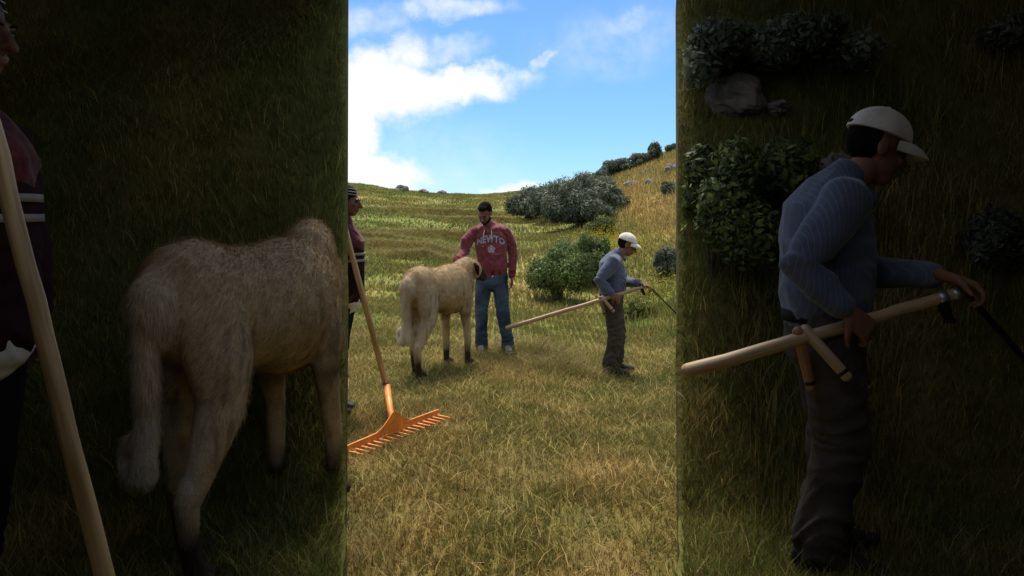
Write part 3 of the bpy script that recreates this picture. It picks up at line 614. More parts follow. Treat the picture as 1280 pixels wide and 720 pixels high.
def old_man():
    r = empty('person')
    hc = (.165, .0, 1.475)
    hp, Mx = head_pieces(hc, R(90), R(20), 0, 1.0, 1.05)
    SN, SF = Vector((-.01, -.19, 1.30)), Vector((.03, .17, 1.30)); EN, EF = Vector((-.165, -.22, 1.09)), Vector((.17, .17, 1.05)); WN, WF = Vector((-.035, -.265, .955)), Vector((.30, -.19, 1.055))
    HN, HF = Vector((.0, -.085, .88)), Vector((.03, .085, .88)); KN, KF = Vector((.045, -.09, .47)), Vector((.085, .08, .48)); AN, AF = Vector((-.015, -.09, .09)), Vector((.07, .10, .10))
    body = list(hp)
    body.append(loft([(.045, .0, 1.30), (.09, 0, 1.38), (.15, 0, 1.44)], [.060, .056, .052], 14))
    body.append(loft([(.01, 0, .86), (.02, 0, 1.08), (.02, .0, 1.25), (.03, .0, 1.33)], [(.13, .09), (.12, .09), (.14, .09), (.08, .06)], 16, hint=(0, 1, 0)))
    for Sx, E, Wr in ((SN, EN, WN), (SF, EF, WF)): body.append(limb([Sx, E, Wr], [.045, .034, .024]))
    for H, K, A in ((HN, KN, AN), (HF, KF, AF)): body.append(limb([H, K, A, A - Vector((0, 0, .04))], [.075, .05, .034, .03]))
    body += hand(WN + Vector((.010, -.0, -.008)), (.72, -.0, -.62), (-.25, .95, -.2), -1, .8, 1.05)
    body += hand(WF + Vector((.010, -.02, -.0)), (.8, -.35, -.30), (-.35, .0, -.9), -1, .85, 1.05)
    link('body', remesh('body', body, .0055, 3), Mt['skin_o'], r, smooth=True)
    eyes(Mx, r)
    hvv, hff = ellipsoid((0, .018, .030), (.0785, .098, .092), n=40, m=30)
    hvv = [v if (v.y > .022 and -.055 < v.z < .06) else Vector((v.x * .86, (v.y - .018) * .86 + .018, v.z * .86)) for v in hvv]
    hm = remesh('hair', [xf((hvv, hff), Mx)], .004, 1); link('hair', hm, Mt['hair'], r, smooth=True)
    mv = [xf(loft([(-.026, -.099, -.053), (0, -.107, -.046), (.026, -.099, -.053)], [.005, .007, .005], 8), Mx)]
    link('moustache', remesh('moustache', mv, .003, 2), Mt['hair_g'], r, smooth=True)
    # cap: crown, brim, button, back strap gap
    MC = Mx @ Matrix.Translation((0, 0, .012))
    crown_v, crown_f = ellipsoid((0, .014, .038), (.092, .112, .094), n=36, m=20); cv_ = []
    for v in crown_v:
        z = max(v.z, .036); a = math.atan2(v.y - .014, v.x); k = 1 + .012 * math.cos(a * 6); cv_.append(Vector((v.x * k, (v.y - .014) * k + .014, z)))
    co_ = link('cap', me_py('cap', *xf((cv_, crown_f), MC)), Mt['cap'], r, smooth=True)
    top, bot = [], []
    for i in range(13):
        a = R(-90 + (i - 6) * 11.5); x, y = .089 * math.cos(a) * 1.02, .112 * math.sin(a) + .014; q = abs(i - 6) / 6
        ext = .078 * math.sqrt(max(0, 1 - q ** 2.6)); row = []
        for j in range(5):
            t = j / 4; row.append(Vector((x * (1 + .05 * t), y - ext * t, .040 + .004 * (1 - q) - .030 * t * t - .016 * q * q)))
        top.append(row)
    bv = [p for row in top for p in row] + [p - Vector((0, 0, .004)) for row in top for p in row]; bf = []; nn = 65
    for i in range(12):
        for j in range(4):
            a = i * 5 + j; bf += [(a, a + 1, a + 6, a + 5), (nn + a, nn + a + 5, nn + a + 6, nn + a + 1)]
        a = i * 5 + 4; bf.append((a, nn + a, nn + a + 5, a + 5))
    link('brim', me_py('brim', *xf((bv, bf), MC)), Mt['cap'], co_, smooth=True)
    link('button', me_py('button', *xf(ellipsoid((0, .014, .133), (.009, .009, .005)), MC)), Mt['cap'], co_, smooth=True)
    link('back_opening', me_py('back_opening', *xf(ellipsoid((0, .120, .050), (.020, .005, .010)), MC)), Mt['black'], co_, smooth=True)
    # shirt
    sh = [loft([(-.0, 0, .885), (.005, 0, .97), (.01, 0, 1.07), (-.0, 0, 1.18), (.0, .0, 1.27), (.025, 0, 1.33), (.06, 0, 1.375)],
               [(.155, .128), (.170, .148), (.175, .150), (.195, .150), (.19, .140), (.13, .10), (.068, .07)], 24, hint=(0, 1, 0)),
          limb([Vector((.02, -.10, 1.30)), SN, (SN + EN) / 2, EN, (EN + WN) / 2, WN + (EN - WN) * .1], [.080, .082, .072, .062, .052, .042]),
          limb([Vector((.03, .10, 1.30)), SF, (SF + EF) / 2, EF, (EF + WF) / 2, WF + (EF - WF) * .08], [.080, .082, .072, .062, .052, .042])]
    sm = remesh('shirt', sh, .008, 3); folds(sm, .0036, 8, 13, [(EN, .12, 2), (EF, .12, 2), ((.1, -.1, 1.0), .15, 1.5), ((-.15, -.05, 1.0), .12, 1.5)], 9)
    s_o = link('shirt', sm, Mt['shirt'], r, smooth=True)
    v, f = loft([(.035, 0, 1.355), (.082, 0, 1.405)], [(.070, .072), (.060, .062)], 20, hint=(0, 1, 0), round_caps=False); link('collar', me_py('collar', v, f), Mt['shirt'], s_o, smooth=True)
    v, f = loft([(.14, -.03, 1.33), (.135, -.06, 1.30)], [(.02, .006), (.012, .005)], 10); link('collar_point', me_py('collar_point', v, f), Mt['shirt'], s_o, smooth=True)
    # trousers
    tr = [loft([(.005, 0, .82), (.0, 0, .91)], [(.155, .132), (.150, .125)], 20, hint=(0, 1, 0))]
    for H, K, A in ((HN, KN, AN), (HF, KF, AF)):
        tr.append(limb([H, H + Vector((.01, 0, -.13)), (H + K) / 2 + Vector((.0, 0, -.02)), K, (K + A) / 2, A + Vector((0, 0, .05)), A + Vector((0, 0, -.01))], [.102, .104, .096, .086, .082, .078, .072]))
    tm = remesh('trousers', tr, .008, 3); folds(tm, .006, 7, 14, [(KN, .12, 2), (KF, .12, 2), (AN, .16, 3), (AF, .16, 3)], 12)
    link('trousers', tm, Mt['trousers'], r, smooth=True)
    v, f = loft([(.0, 0, .885), (.0, 0, .925)], [(.160, .138), (.158, .138)], 20, hint=(0, 1, 0), round_caps=False); link('belt', me_py('belt', v, f), Mt['black'], r, smooth=True)
    shoe(AN, (1, -.35, 0), .29, 'boot', Mt['shoe_b'], r, .06); shoe(AF, (1, .1, 0), .29, 'boot', Mt['shoe_b'], r, .06)
    return r
def woman():
    r = empty('person')
    hc = (.055, .0, 1.67)
    hp, Mx = head_pieces(hc, R(84), R(8), 0, .97, 1.0)
    SN, SF = Vector((-.02, -.18, 1.42)), Vector((.0, .17, 1.42)); EN, EF = Vector((-.03, -.24, 1.14)), Vector((.02, .22, 1.15)); WN, WF = Vector((.02, -.27, 1.30)), Vector((.06, .20, .95))
    WN = Vector((-.03, -.36, 1.28))
    body = list(hp)
    body.append(loft([(.0, .0, 1.42), (.01, 0, 1.50), (.02, 0, 1.62)], [.055, .050, .050], 14))
    body.append(loft([(.0, 0, .86), (.0, 0, 1.08), (.0, .0, 1.35), (.0, .0, 1.42)], [(.13, .09), (.11, .08), (.13, .08), (.07, .06)], 16, hint=(0, 1, 0)))
    for Sx, E, Wr in ((SN, EN, WN), (SF, EF, WF)): body.append(limb([Sx, E, Wr], [.042, .032, .022]))
    for sy in (-1, 1): body.append(limb([(-.03, sy * .09, .9), (-.07, sy * .09, .48), (-.12, sy * .09, .06)], [.08, .05, .034]))
    body += hand(WN, (-.35, -.75, .25), (-.5, 0, -.3), 1, .9, .95)
    body += hand(WF, (.15, 0, -1), (-.2, -.9, 0), 1, .5, .95)
    link('body', remesh('body', body, .0055, 3), Mt['skin'], r, smooth=True)
    eyes(Mx, r)
    sc_ = [xf(ellipsoid((0, .030, .050), (.088, .098, .088)), Mx), xf(ellipsoid((0, .040, -.02), (.083, .080, .085)), Mx), loft([(-.03, 0, 1.60), (-.01, .0, 1.50), (.0, 0, 1.44)], [(.075, .08), (.080, .08), (.11, .10)], 16, hint=(0, 1, 0))]
    scm = remesh('headscarf', sc_, .007, 3); folds(scm, .004, 14, 20); so_ = link('headscarf', scm, Mt['black'], r, smooth=True)
    for k in range(6):
        z = .062 + .011 * k
        pts = [(math.cos(R(a)) * .089 * math.sqrt(max(.05, 1 - ((z - .05) / .092) ** 2)) * 1.02, .03 + math.sin(R(a)) * .099 * math.sqrt(max(.05, 1 - ((z - .05) / .092) ** 2)) * 1.02, z) for a in range(-80, 265, 12)]
        if k % 2 == 0: v, f = xf(loft(pts, [.0022] * len(pts), 6), Mx); link('white_line', me_py('white_line', v, f), Mt['white'], so_)
    jk = [loft([(.0, 0, .96), (.0, 0, 1.0), (.01, 0, 1.10), (.015, 0, 1.28), (.0, .0, 1.38), (.0, 0, 1.45), (.0, 0, 1.49)], [(.175, .165), (.178, .165), (.165, .160), (.172, .155), (.165, .13), (.11, .09), (.08, .07)], 24, hint=(0, 1, 0)),
          limb([Vector((0, -.1, 1.41)), SN, EN, (EN + WN) / 2, WN + (EN - WN) * .12], [.08, .08, .062, .055, .042]), limb([Vector((0, .1, 1.41)), SF, EF, (EF + WF) / 2, WF + (EF - WF) * .1], [.08, .08, .062, .055, .042])]
    jm = remesh('jacket', jk, .008, 3); folds(jm, .006, 8, 14, [(EN, .12, 2)], 21); j = link('jacket', jm, Mt['darkred'], r, smooth=True)
    cp = [loft([(.0, 0, 1.32), (.0, 0, 1.36), (.0, .0, 1.42), (.0, 0, 1.50)], [(.160, .172), (.184, .176), (.172, .14), (.09, .085)], 24, hint=(0, 1, 0))]
    cm = remesh('shawl', cp, .008, 3); folds(cm, .006, 12, 8, (), 33); link('shawl', cm, Mt['maroon'], j, smooth=True)
    for z in (1.265, 1.215):
        v, f = loft([(.012, 0, z - .010), (.012, 0, z + .010)], [(.174, .172), (.174, .172)], 28, hint=(0, 1, 0), round_caps=False); link('grey_band', me_py('grey_band', v, f), Mt['greyb'], j, smooth=True)
    bl = [loft([(.0, 0, .935), (.0, 0, .98)], [(.158, .150), (.158, .150)], 24, hint=(0, 1, 0))]
    bm_ = remesh('white_hem', bl, .008, 2); folds(bm_, .006, 10, 6); link('white_hem', bm_, Mt['white'], r, smooth=True)
    tr = [limb([(-.03, sy * .085, .86), (-.07, sy * .09, .48), (-.12, sy * .09, .08)], [.11, .080, .06]) for sy in (-1, 1)]
    tm = remesh('trousers', tr, .009, 3); folds(tm, .006, 8, 14, (), 4); link('trousers', tm, Mt['black'], r, smooth=True)
    for sy in (-1, 1): shoe((-.12, sy * .09, .08), (1, 0, 0), .25, 'shoe', Mt['shoe_b'], r)
    return r

# ------------------------------------------------------------------ dog
def dog(name='dog', neck=((.50, 0, .84), (.62, 0, .93), (.74, .0, .95)), hdir=(1, 0, -.25), tailk=1):
    r = empty(name)
    ps = [loft([(-.53, 0, .80), (-.46, 0, .81), (-.34, 0, .80), (-.18, 0, .775), (0, 0, .755), (.18, 0, .745), (.32, 0, .75), (.44, 0, .775), (.53, 0, .81)],
               [(.085, .11), (.145, .165), (.172, .195), (.178, .19), (.188, .205), (.195, .235), (.185, .235), (.155, .21), (.11, .15)], 24, hint=(0, 1, 0))]
    ps.append(ellipsoid((.33, 0, .86), (.16, .10, .12))); ps.append(ellipsoid((-.38, 0, .86), (.14, .11, .10)))
    nk = [Vector(p) for p in neck]; ps.append(loft([Vector((.36, 0, .80))] + nk, [(.135, .155), (.125, .145), (.110, .120), (.095, .10)], 18, hint=(0, 1, 0)))
    hd_ = Vector(hdir).normalized(); hc = nk[-1] + hd_ * .06; sidev = hd_.cross(Vector((0, 0, 1))).normalized()
    ps.append(loft([hc - hd_ * .06, hc + hd_ * .04, hc + hd_ * .11, hc + hd_ * .22 - Vector((0, 0, .02)), hc + hd_ * .27 - Vector((0, 0, .03))], [(.095, .095), (.105, .10), (.085, .08), (.052, .050), (.040, .038)], 16, hint=sidev))
    for sy in (-1, 1):
        dx = -.05 if sy < 0 else .12
        ps.append(loft([(-.36, sy * .085, .78), (-.335 + dx * .3, sy * .115, .64), (-.33 + dx * .6, sy * .118, .50), (-.42 + dx * .8, sy * .100, .34), (-.465 + dx, sy * .088, .26), (-.455 + dx, sy * .084, .15), (-.43 + dx, sy * .084, .05)],
                       [(.100, .165), (.090, .145), (.070, .100), (.046, .058), (.038, .048), (.032, .036), (.037, .037)], 16, hint=(0, 1, 0)))
        ps.append(ellipsoid((-.40 + dx, sy * .084, .035), (.070, .045, .033)))
        for t in (-.024, 0, .024): ps.append(ellipsoid((-.345 + dx, sy * .084 + t, .026), (.024, .013, .020)))
        dx = .04 if sy < 0 else -.05
        ps.append(loft([(.36, sy * .105, .74), (.35, sy * .130, .62), (.335 + dx * .3, sy * .128, .50), (.36 + dx * .6, sy * .120, .37), (.375 + dx, sy * .116, .25), (.372 + dx, sy * .114, .14), (.375 + dx, sy * .114, .05)],
                       [(.075, .12), (.066, .105), (.052, .068), (.044, .050), (.040, .043), (.032, .034), (.036, .036)], 16, hint=(0, 1, 0)))
        ps.append(ellipsoid((.405 + dx, sy * .114, .035), (.068, .046, .033)))
        for t in (-.024, 0, .024): ps.append(ellipsoid((.460 + dx, sy * .114 + t, .026), (.024, .013, .020)))
    # tail: hangs from the croup, curls to a ring at its end
    tp = [(-.47, .0, .88), (-.535, .005, .84), (-.565, .01, .74), (-.565, .012, .62), (-.56, .015, .50), (-.575, .02, .40)]
    tr_ = [.045, .045, .044, .043, .040, .042]
    for k in range(1, 8):
        a = R(-180 + k * 42); tp.append((-.575 + .02 + .018 * math.cos(a), .02 + .048 - .048 * math.cos(R(k * 42)), .385 - .050 * math.sin(R(k * 42)))); tr_.append(.052 - k * .003)
    ps.append(loft(tp, tr_, 14))
    me = remesh('coat', ps, .0085, 4)
    co = get_co(me); no = get_no(me); d = np.zeros(len(co)); col = np.zeros((len(co), 3))
    FA = np.array([.50, .375, .22]); PALE = np.array([.66, .57, .43]); DK = np.array([.055, .034, .022]); WARM = np.array([.45, .30, .155])
    for i, c in enumerate(co):
        q = Vector(c); fn = mn.noise(Vector((c[0] * 26, c[1] * 26, c[2] * 9))); d[i] = .0030 * fn + .003 * mn.noise(q * 9)
        w = .5 + .9 * mn.noise(q * 4.2); cc = FA * (1 - .5 * max(0, w)) + WARM * .5 * max(0, w)
        if c[2] > .84: cc = cc * .85 + WARM * .15
        k = math.exp(-((c[0] + .34) / .16) ** 2 - ((c[2] - .55) / .2) ** 2); cc = cc * (1 - .45 * k) + PALE * .45 * k
        if c[0] < -.52 and c[2] > .30: cc = PALE * .9 + FA * .1 if c[2] < .52 else cc * .6 + PALE * .4
        # dark points on the paws and the belly line
        if c[0] > -.53 or c[2] < .28:
            t = min(1, max(0, (.27 + .07 * mn.noise(q * 12) - c[2]) / .14)); cc = cc * (1 - t) + DK * t
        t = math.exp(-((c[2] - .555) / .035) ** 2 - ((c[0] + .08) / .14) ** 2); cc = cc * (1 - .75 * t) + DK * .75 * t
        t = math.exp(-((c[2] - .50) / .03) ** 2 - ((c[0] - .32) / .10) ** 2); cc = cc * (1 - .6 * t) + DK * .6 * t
        t = max(0, mn.noise(Vector((c[0] * 30, c[1] * 30, c[2] * 11)))); t = t * (1 if (.15 < c[0] < .5 or -.45 < c[0] < -.2) and c[2] < .75 else .2); cc = cc * (1 - min(.35, t * .8))
        hd = (q - hc).dot(hd_)
        if hd > .13: cc = DK * 1.2
        col[i] = cc
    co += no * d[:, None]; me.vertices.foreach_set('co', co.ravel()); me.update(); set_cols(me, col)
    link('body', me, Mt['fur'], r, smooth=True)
    # hair: short tapering tufts lying back along the coat
    k = rng.integers(0, len(co), 90000); p = co[k]; nn_ = no[k]; flow = np.tile(np.array([[-.75, 0, -.5]]), (len(k), 1)); flow[p[:, 2] < .5] = (-.1, 0, -1); tl = (p[:, 0] < -.525) & (p[:, 2] < .86) & (p[:, 2] > .30); flow[tl] = nn_[tl] * .8 + np.array([0, 0, -.7])
    flow = flow - nn_ * np.sum(flow * nn_, 1)[:, None]; flow /= np.linalg.norm(flow, axis=1)[:, None] + 1e-6
    flow = flow + nn_ * .38 + rng.normal(0, .16, flow.shape); sd_ = np.cross(flow, nn_); sd_ /= np.linalg.norm(sd_, axis=1)[:, None] + 1e-6
    ln = np.where(p[:, 2] < .45, .008, .018) * rng.uniform(.6, 1.3, len(k)); ln[tl] *= 1.6; lowp = p[:, 2] < .1; ln[lowp] *= .5
    p = p + rng.normal(0, .003, p.shape); w_ = .0013
    Vv = np.stack([p - sd_ * w_, p + sd_ * w_, p + flow * ln[:, None]], 1).reshape(-1, 3)
    cc = np.repeat(col[k] * rng.uniform(.55, 1.3, (len(k), 1)), 3, axis=0)
    link('fur', me_np('fur', Vv, np.arange(len(k) * 3).reshape(-1, 3), cc), Mt['furh'], r)
    for s in (-1, 1):
        b = hc + sidev * s * .085 + Vector((0, 0, .045)) - hd_ * .0; v, f = loft([b, b + sidev * s * .03 + Vector((0, 0, -.03)), b + sidev * s * .035 + Vector((0, 0, -.10)) + hd_ * .01], [(.036, .011), (.050, .011), (.024, .008)], 12, hint=hd_)
        link('ear', me_py('ear', v, f), Mt['iron'] if False else Mt['hair'], r, smooth=True)
        v, f = ellipsoid(hc + hd_ * .14 + sidev * s * .05 + Vector((0, 0, .03)), (.012, .012, .012), n=10, m=8); link('eye', me_py('eye', v, f), Mt['eye'], r, smooth=True)
    v, f = ellipsoid(hc + hd_ * .31 - Vector((0, 0, .02)), (.022, .022, .018), n=12, m=8); link('nose', me_py('nose', v, f), Mt['hair'], r, smooth=True)
    return r

# ------------------------------------------------------------------ tools
def along(root_name, A, B, r0, r1, mat_, parent, n=16, segs=14, wob=.0018, seed=0):
    """a turned pole whose own axis is local Z (so the grain runs along it)"""
    A, B = Vector(A), Vector(B); L_ = (B - A).length; rr = random.Random(seed)
    pts = [(rr.uniform(-wob, wob), rr.uniform(-wob, wob), L_ * i / segs) for i in range(segs + 1)]
    v, f = loft(pts, [r0 + (r1 - r0) * i / segs for i in range(segs + 1)], n)
    o = link(root_name, me_py(root_name, v, f), mat_, parent, smooth=True); o.rotation_euler = (B - A).to_track_quat('Z', 'Y').to_euler(); o.location = A; return o
def make_rake(base, top, e0, e1):
    """base: socket foot on the ground; e0,e1: ends of the head"""
    r = empty('rake', base); base = Vector(base); T = Vector(top) - base; E0 = Vector(e0) - base; E1 = Vector(e1) - base; Z = Vector((0, 0, 0))
    d = T.normalized(); along('handle', Z + d * .15, T, .024, .022, Mt['wood'], r, seed=3)
    v, f = loft([d * .13, d * .18], [.030, .028], 16, round_caps=False); link('collar', me_py('collar', v, f), Mt['iron'], r, smooth=True)
    ax = (E1 - E0).normalized(); mid = (E0 + E1) / 2; fw = (d - ax * d.dot(ax)).normalized(); nrm = ax.cross(fw)
    # head plate: arched flared web from the socket to the bar
    half = (E1 - E0).length / 2; vs = []; fs = []; n = 40
    for i in range(n + 1):
        t = -1 + 2 * i / n; x = t * half; h = .030 + .115 * math.exp(-(abs(t) / .20) ** 1.5) + .012 * (1 - abs(t))
        p0 = mid + ax * x - fw * .004; p1 = mid + ax * x * (1 - .0) + fw * h
        bend = nrm * (.010 * math.exp(-(abs(t) / .2) ** 2))
        vs += [p0 - nrm * .005, p0 + nrm * .005, p1 + nrm * .004 + bend, p1 - nrm * .004 + bend]
    for i in range(n):
        a = i * 4
        for k in range(4): fs.append((a + k, a + (k + 1) % 4, a + 4 + (k + 1) % 4, a + 4 + k))
    fs += [(0, 3, 2, 1), (n * 4, n * 4 + 1, n * 4 + 2, n * 4 + 3)]
    hb = link('head', me_py('head', vs, fs), Mt['orange'], r)
    v, f = loft([mid + d * .0, mid + d * .06, d * .15], [.010, .020, .030], 14); link('socket', me_py('socket', v, f), Mt['orange'], r, smooth=True)
    v, f = loft([E0 + fw * .034, mid + fw * .045, E1 + fw * .034], [.0075] * 3, 10); link('rim', me_py('rim', v, f), Mt['orange'], hb, smooth=True)
    v, f = loft([E0, mid, E1], [.010] * 3, 10); link('bar', me_py('bar', v, f), Mt['orange'], hb, smooth=True)
    td = Vector((1, -.12, -.16)).normalized()
    for i in range(17):
        t = (i + .5) / 17; p = E0 + (E1 - E0) * t
        v, f = loft([p, p + td * .055, p + td * .105 ], [.0105, .0095, .006], 8); link('tooth', me_py('tooth', v, f), Mt['orange'], r, smooth=True)
    return r
def make_scythe(A, B, name='scythe', blade_to=None, cut=0.0):
    """A: far butt end of the snath, B: metal-ringed end in the right hand"""
    A, B = Vector(A), Vector(B); r = empty(name, B); a = A - B; L_ = a.length; d = -a.normalized()
    along('snath', a, -d * .02, .025, .020, Mt['wood2'], r, seed=8, wob=.003)
    for off in (.010, .055):
        v, f = loft([-d * (off + .028), -d * off], [.0245, .0245], 18, round_caps=False); link('ring', me_py('ring', v, f), Mt['steel'], r, smooth=True)
    for off, dz, q, m_ in ((.53, .205, Vector((.115, -.07, -.145)), Mt['wood2']), (.555, .20, Vector((.055, .015, -.19)), Mt['wood3'])):
        p = -d * off + Vector((0, 0, .025)); g = p + q
        o = along('grip', p, g, .020, .018, m_, r, segs=4, wob=0, seed=2)
        v, f = loft([g - q.normalized() * .022, g - q.normalized() * .010], [.0195, .0195], 14, round_caps=False); link('grip_ring', me_py('grip_ring', v, f), Mt['iron'], r, smooth=True)
    # tang and long blade seen along its edge
    v, f = loft([-d * .07 + Vector((0, -.01, -.02)), -d * .06 + Vector((.012, -.01, -.075)), Vector((-.035, -.01, -.095))], [.018, .016, .010], 10); link('strap', me_py('strap', v, f), Mt['black'], r, smooth=True)
    e = Vector(blade_to) - B; s0 = Vector((.012, .0, -.012)); n = 16; vs = []; fs = []
    for i in range(n + 1):
        t = i / n; p = s0 + (e - s0) * t + Vector((0, 0, .012)) * math.sin(math.pi * t); w = .016 * (1 - .5 * t ** 2)
        vs += [p + Vector((0, -w, -.006)), p + Vector((.002, w, -.004)), p + Vector((.002, w, .006)), p + Vector((0, -w, .014))]
    for i in range(n):
        k0 = i * 4
        for k in range(4): fs.append((k0 + k, k0 + (k + 1) % 4, k0 + 4 + (k + 1) % 4, k0 + 4 + k))
    fs += [(0, 3, 2, 1), (n * 4, n * 4 + 1, n * 4 + 2, n * 4 + 3)]
    link('blade', me_py('blade', vs, fs), Mt['iron'], r)
    return r

# ------------------------------------------------------------------ the bright middle strip
def G3(px, Y): c = P(px, 300, Y); return Vector((c.x, Y, float(gz(c.x, Y))))
ym = young_man(); ym.location = G3(615, 9.35) + Vector((0, 0, .005)); ym.scale = (.985,) * 3 ; tag(ym, 'young man in red hoodie and blue jeans, stroking the dog with one hand', 'person')
om = old_man(); om.location = G3(765.5, 9.1); tag(om, 'sunlit old man in white cap and striped blue shirt holding a scythe', 'person')
wo = woman(); wo.location = G3(427, 6.25) + Vector((0, 0, .02)); tag(wo, 'woman in black headscarf and dark maroon jacket at the left edge of the bright strip', 'person')
dg_ = dog(neck=((.45, .01, .86), (.52, .0, .92), (.56, -.01, .94)), hdir=(.95, -.10, -.26)); q = G3(547, 8.05); dg_.location = (q.x, q.y, q.z - .005); dg_.rotation_euler = (0, 0, R(62)); dg_.scale = (.96, .92, 1.09)
tag(dg_, 'sunlit pale fawn dog seen from behind beside the young man', 'dog')
b = P(489, 520, 6.30); b.z = float(gz(b.x, b.y)) + .09
e0 = P(430, 566, 5.15); e1 = P(548, 518, 5.95)
make_rake(b, P(431, 285, 6.0), e0, e1); tag(bpy.data.objects['rake'], 'orange toothed rake on a pale wooden handle resting on the sunlit grass', 'rake')
tip = om.location + Vector((.375, -.225, 1.035)); butt = om.location + Vector((-1.19, -.10, .545))
sc1 = make_scythe(butt, tip, 'scythe', blade_to=om.location + Vector((1.02, -.10, .38))); tag(sc1, 'wooden scythe carried across the sunlit old man with its black blade at right', 'scythe')

# ------------------------------------------------------------------ shaded grass banks on both sides, under added unseen light blockers
WEND = 4.9
SIDE_H = 3.0
LANE = 0.9
ZR = lambda y: max(2.2, 1.70 + .285 * y)      # height of the sloping sheets added out of view for shade
def bank(side):
    """raised grassy bank of a side bay; side -1 left, +1 right. returns height function"""
    edge = 202.5 / 1000
    def hz(x, y):
        base = .44 if side < 0 else .315
        st = (3.05 if side < 0 else 3.3)
        t = np.clip((y - st) / (WEND - st), 0, 1)
        prof = t ** 1.12 * (3.02 - base)
        z = base + prof + (fbm(x * 1.6 + 60, y * 1.6 + 20 * side, 3) - .5) * (.07 + .16 * t) + (fbm(x * 6, y * 6, 2) - .5) * .03
        return np.minimum(z, 3.0 + .05 * np.sin(x))
    nu_, ny_ = 120, 130
    yy_ = np.linspace(1.3, WEND, ny_); tt = np.linspace(0, 1, nu_)
    Yg, Tg = np.meshgrid(yy_, tt, indexing='ij'); Xg = None
    return hz, yy_, tt
def wall_x(side, y, z):
    """x of the leaning dividing board at depth y, height z"""
    px = 438 if side < 0 else 842
    b = ((z - CAMZ) / y); # solve the image row for that height
    th = math.atan(b) + PITCH; row = math.tan(th)
    k = y / (math.cos(PITCH) + row * math.sin(PITCH)); return (px - 640) / 1000 * k
for side in (-1, 1):
    hz, yy_, tt = bank(side)
    Yg, Tg = np.meshgrid(yy_, tt, indexing='ij')
    X0 = np.array([[wall_x(side, y, float(hz(np.array(side * .2 * y), np.array(y)))) for y in yy_]]).T + side * (.004 + .03 * fbm(yy_ * 4 + 9, yy_ * 0 + 3, 3))[:, None]
    Xo = side * (4.0); Xg = X0 + (Xo - X0) * Tg; Zg = hz(Xg, Yg)
    V = np.stack([Xg.ravel(), Yg.ravel(), Zg.ravel()], 1); nn_ = len(V); a_, b_ = Xg.shape; idx = np.arange(nn_).reshape(a_, b_)
    F = [tuple(q) for q in np.stack([idx[:-1, :-1].ravel(), idx[:-1, 1:].ravel(), idx[1:, 1:].ravel(), idx[1:, :-1].ravel()], 1).tolist()]
    V2 = V.copy(); V2[:, 2] = -.3; Vall = [tuple(v) for v in V.tolist()]
    ring = list(idx[0, :]) + list(idx[1:, -1]) + list(idx[-1, -2::-1]) + list(idx[-2:0:-1, 0]); base_i = len(Vall)
    for i in ring:
        xb = V[i, 0] if abs(V[i, 0]) > .24 * V[i, 1] + .1 else wall_x(side, V[i, 1], -.3) + side * .02
        Vall.append((xb, V[i, 1], -.3))
    m_ = len(ring)
    for i in range(m_): F.append((int(ring[i]), base_i + i, base_i + (i + 1) % m_, int(ring[(i + 1) % m_])))
    me = me_py('bank', Vall, F)
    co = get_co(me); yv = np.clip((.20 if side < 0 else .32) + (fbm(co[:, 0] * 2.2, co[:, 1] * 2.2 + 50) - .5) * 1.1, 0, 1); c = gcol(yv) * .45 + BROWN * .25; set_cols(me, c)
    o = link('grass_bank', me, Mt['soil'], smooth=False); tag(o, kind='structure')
    sets = []
    def bay_blades(n, h, w, lean, yb, tall=False):
        y = rng.uniform(1.35, WEND - .02, n); x0 = np.array([side * .2035 * 1.0] * n) * y * 1.0
        u0 = .2075; x = side * (u0 * y + rng.random(n) ** 1.0 * (.48 * y))
        if tall: k = fbm(x * 1.5 + 5, y * 1.5, 3) > .5; x, y = x[k], y[k]
        n = len(x); z = hz(x, y); xw = np.array([wall_x(side, a, b) for a, b in zip(y, z)]); k = (x - xw) * side > .02 + h * lean * .6; x, y, z = x[k], y[k], z[k]; n = len(x)
        yv = np.clip(yb + (fbm(x * 2.2, y * 2.2 + 50) - .5) * 1.3, 0, 1)
        return blades(x, y, z, h * rng.uniform(.5, 1.5, n), w * rng.uniform(.6, 1.3, n), np.clip(rng.normal(lean, .2, n), .05, .95), blade_cols(n, yv))
    sets.append(bay_blades(90000, .055, .0042, .45, (.16 if side < 0 else .28))); sets.append(bay_blades(7000, .12, .004, .6, .5))
    if side > 0: sets.append(bay_blades(26000, .16, .005, .35, .55, True))
    else: sets.append(bay_blades(9000, .10, .004, .85, .7, True))
    if side < 0:   # raked hay on the bank
        for hx, hy, hl in ((-2.45, 4.45, .8), (-1.9, 4.55, .5), (-2.9, 4.3, .4), (-1.35, 4.7, .3)):
            n = 2600; x = hx + rng.normal(0, hl / 2.2, n); y = np.clip(hy + rng.normal(0, .06, n) + (x - hx) * .05, 1.4, WEND - .05); k = x < -.24 * y; x, y = x[k], y[k]; n = len(x)
            sets.append(blades(x, y, hz(x, y) + rng.uniform(0, .05, n), rng.uniform(.04, .11, n), np.full(n, .003), np.full(n, .95), blade_cols(n, np.full(n, .62)) * .9))
    o = link('bank_grass', me_np('bank_grass', *joinsets(sets)), Mt['grass']); tag(o, 'dim grass covering the %s side bank' % ('left' if side < 0 else 'right'), 'grass', kind='stuff')
    if side < 0: HZL = hz
    else: HZR = hz
    # unseen outer and back walls, added to keep daylight off the bank
    xa, xb = min(side * 4.0, side * 4.1), max(side * 4.0, side * 4.1)
    v, f = join([boxp(xa, xb, -2.6, 1.8, -.3, 2.19), boxp(xa, xb, 1.8, WEND + .12, -.3, SIDE_H)]); o = link('added_shade_wall', me_py('added_shade_wall', v, f), Mt['added_shade_board']); tag(o, kind='structure')
    x0 = wall_x(side, WEND, 3.1) + side * .16
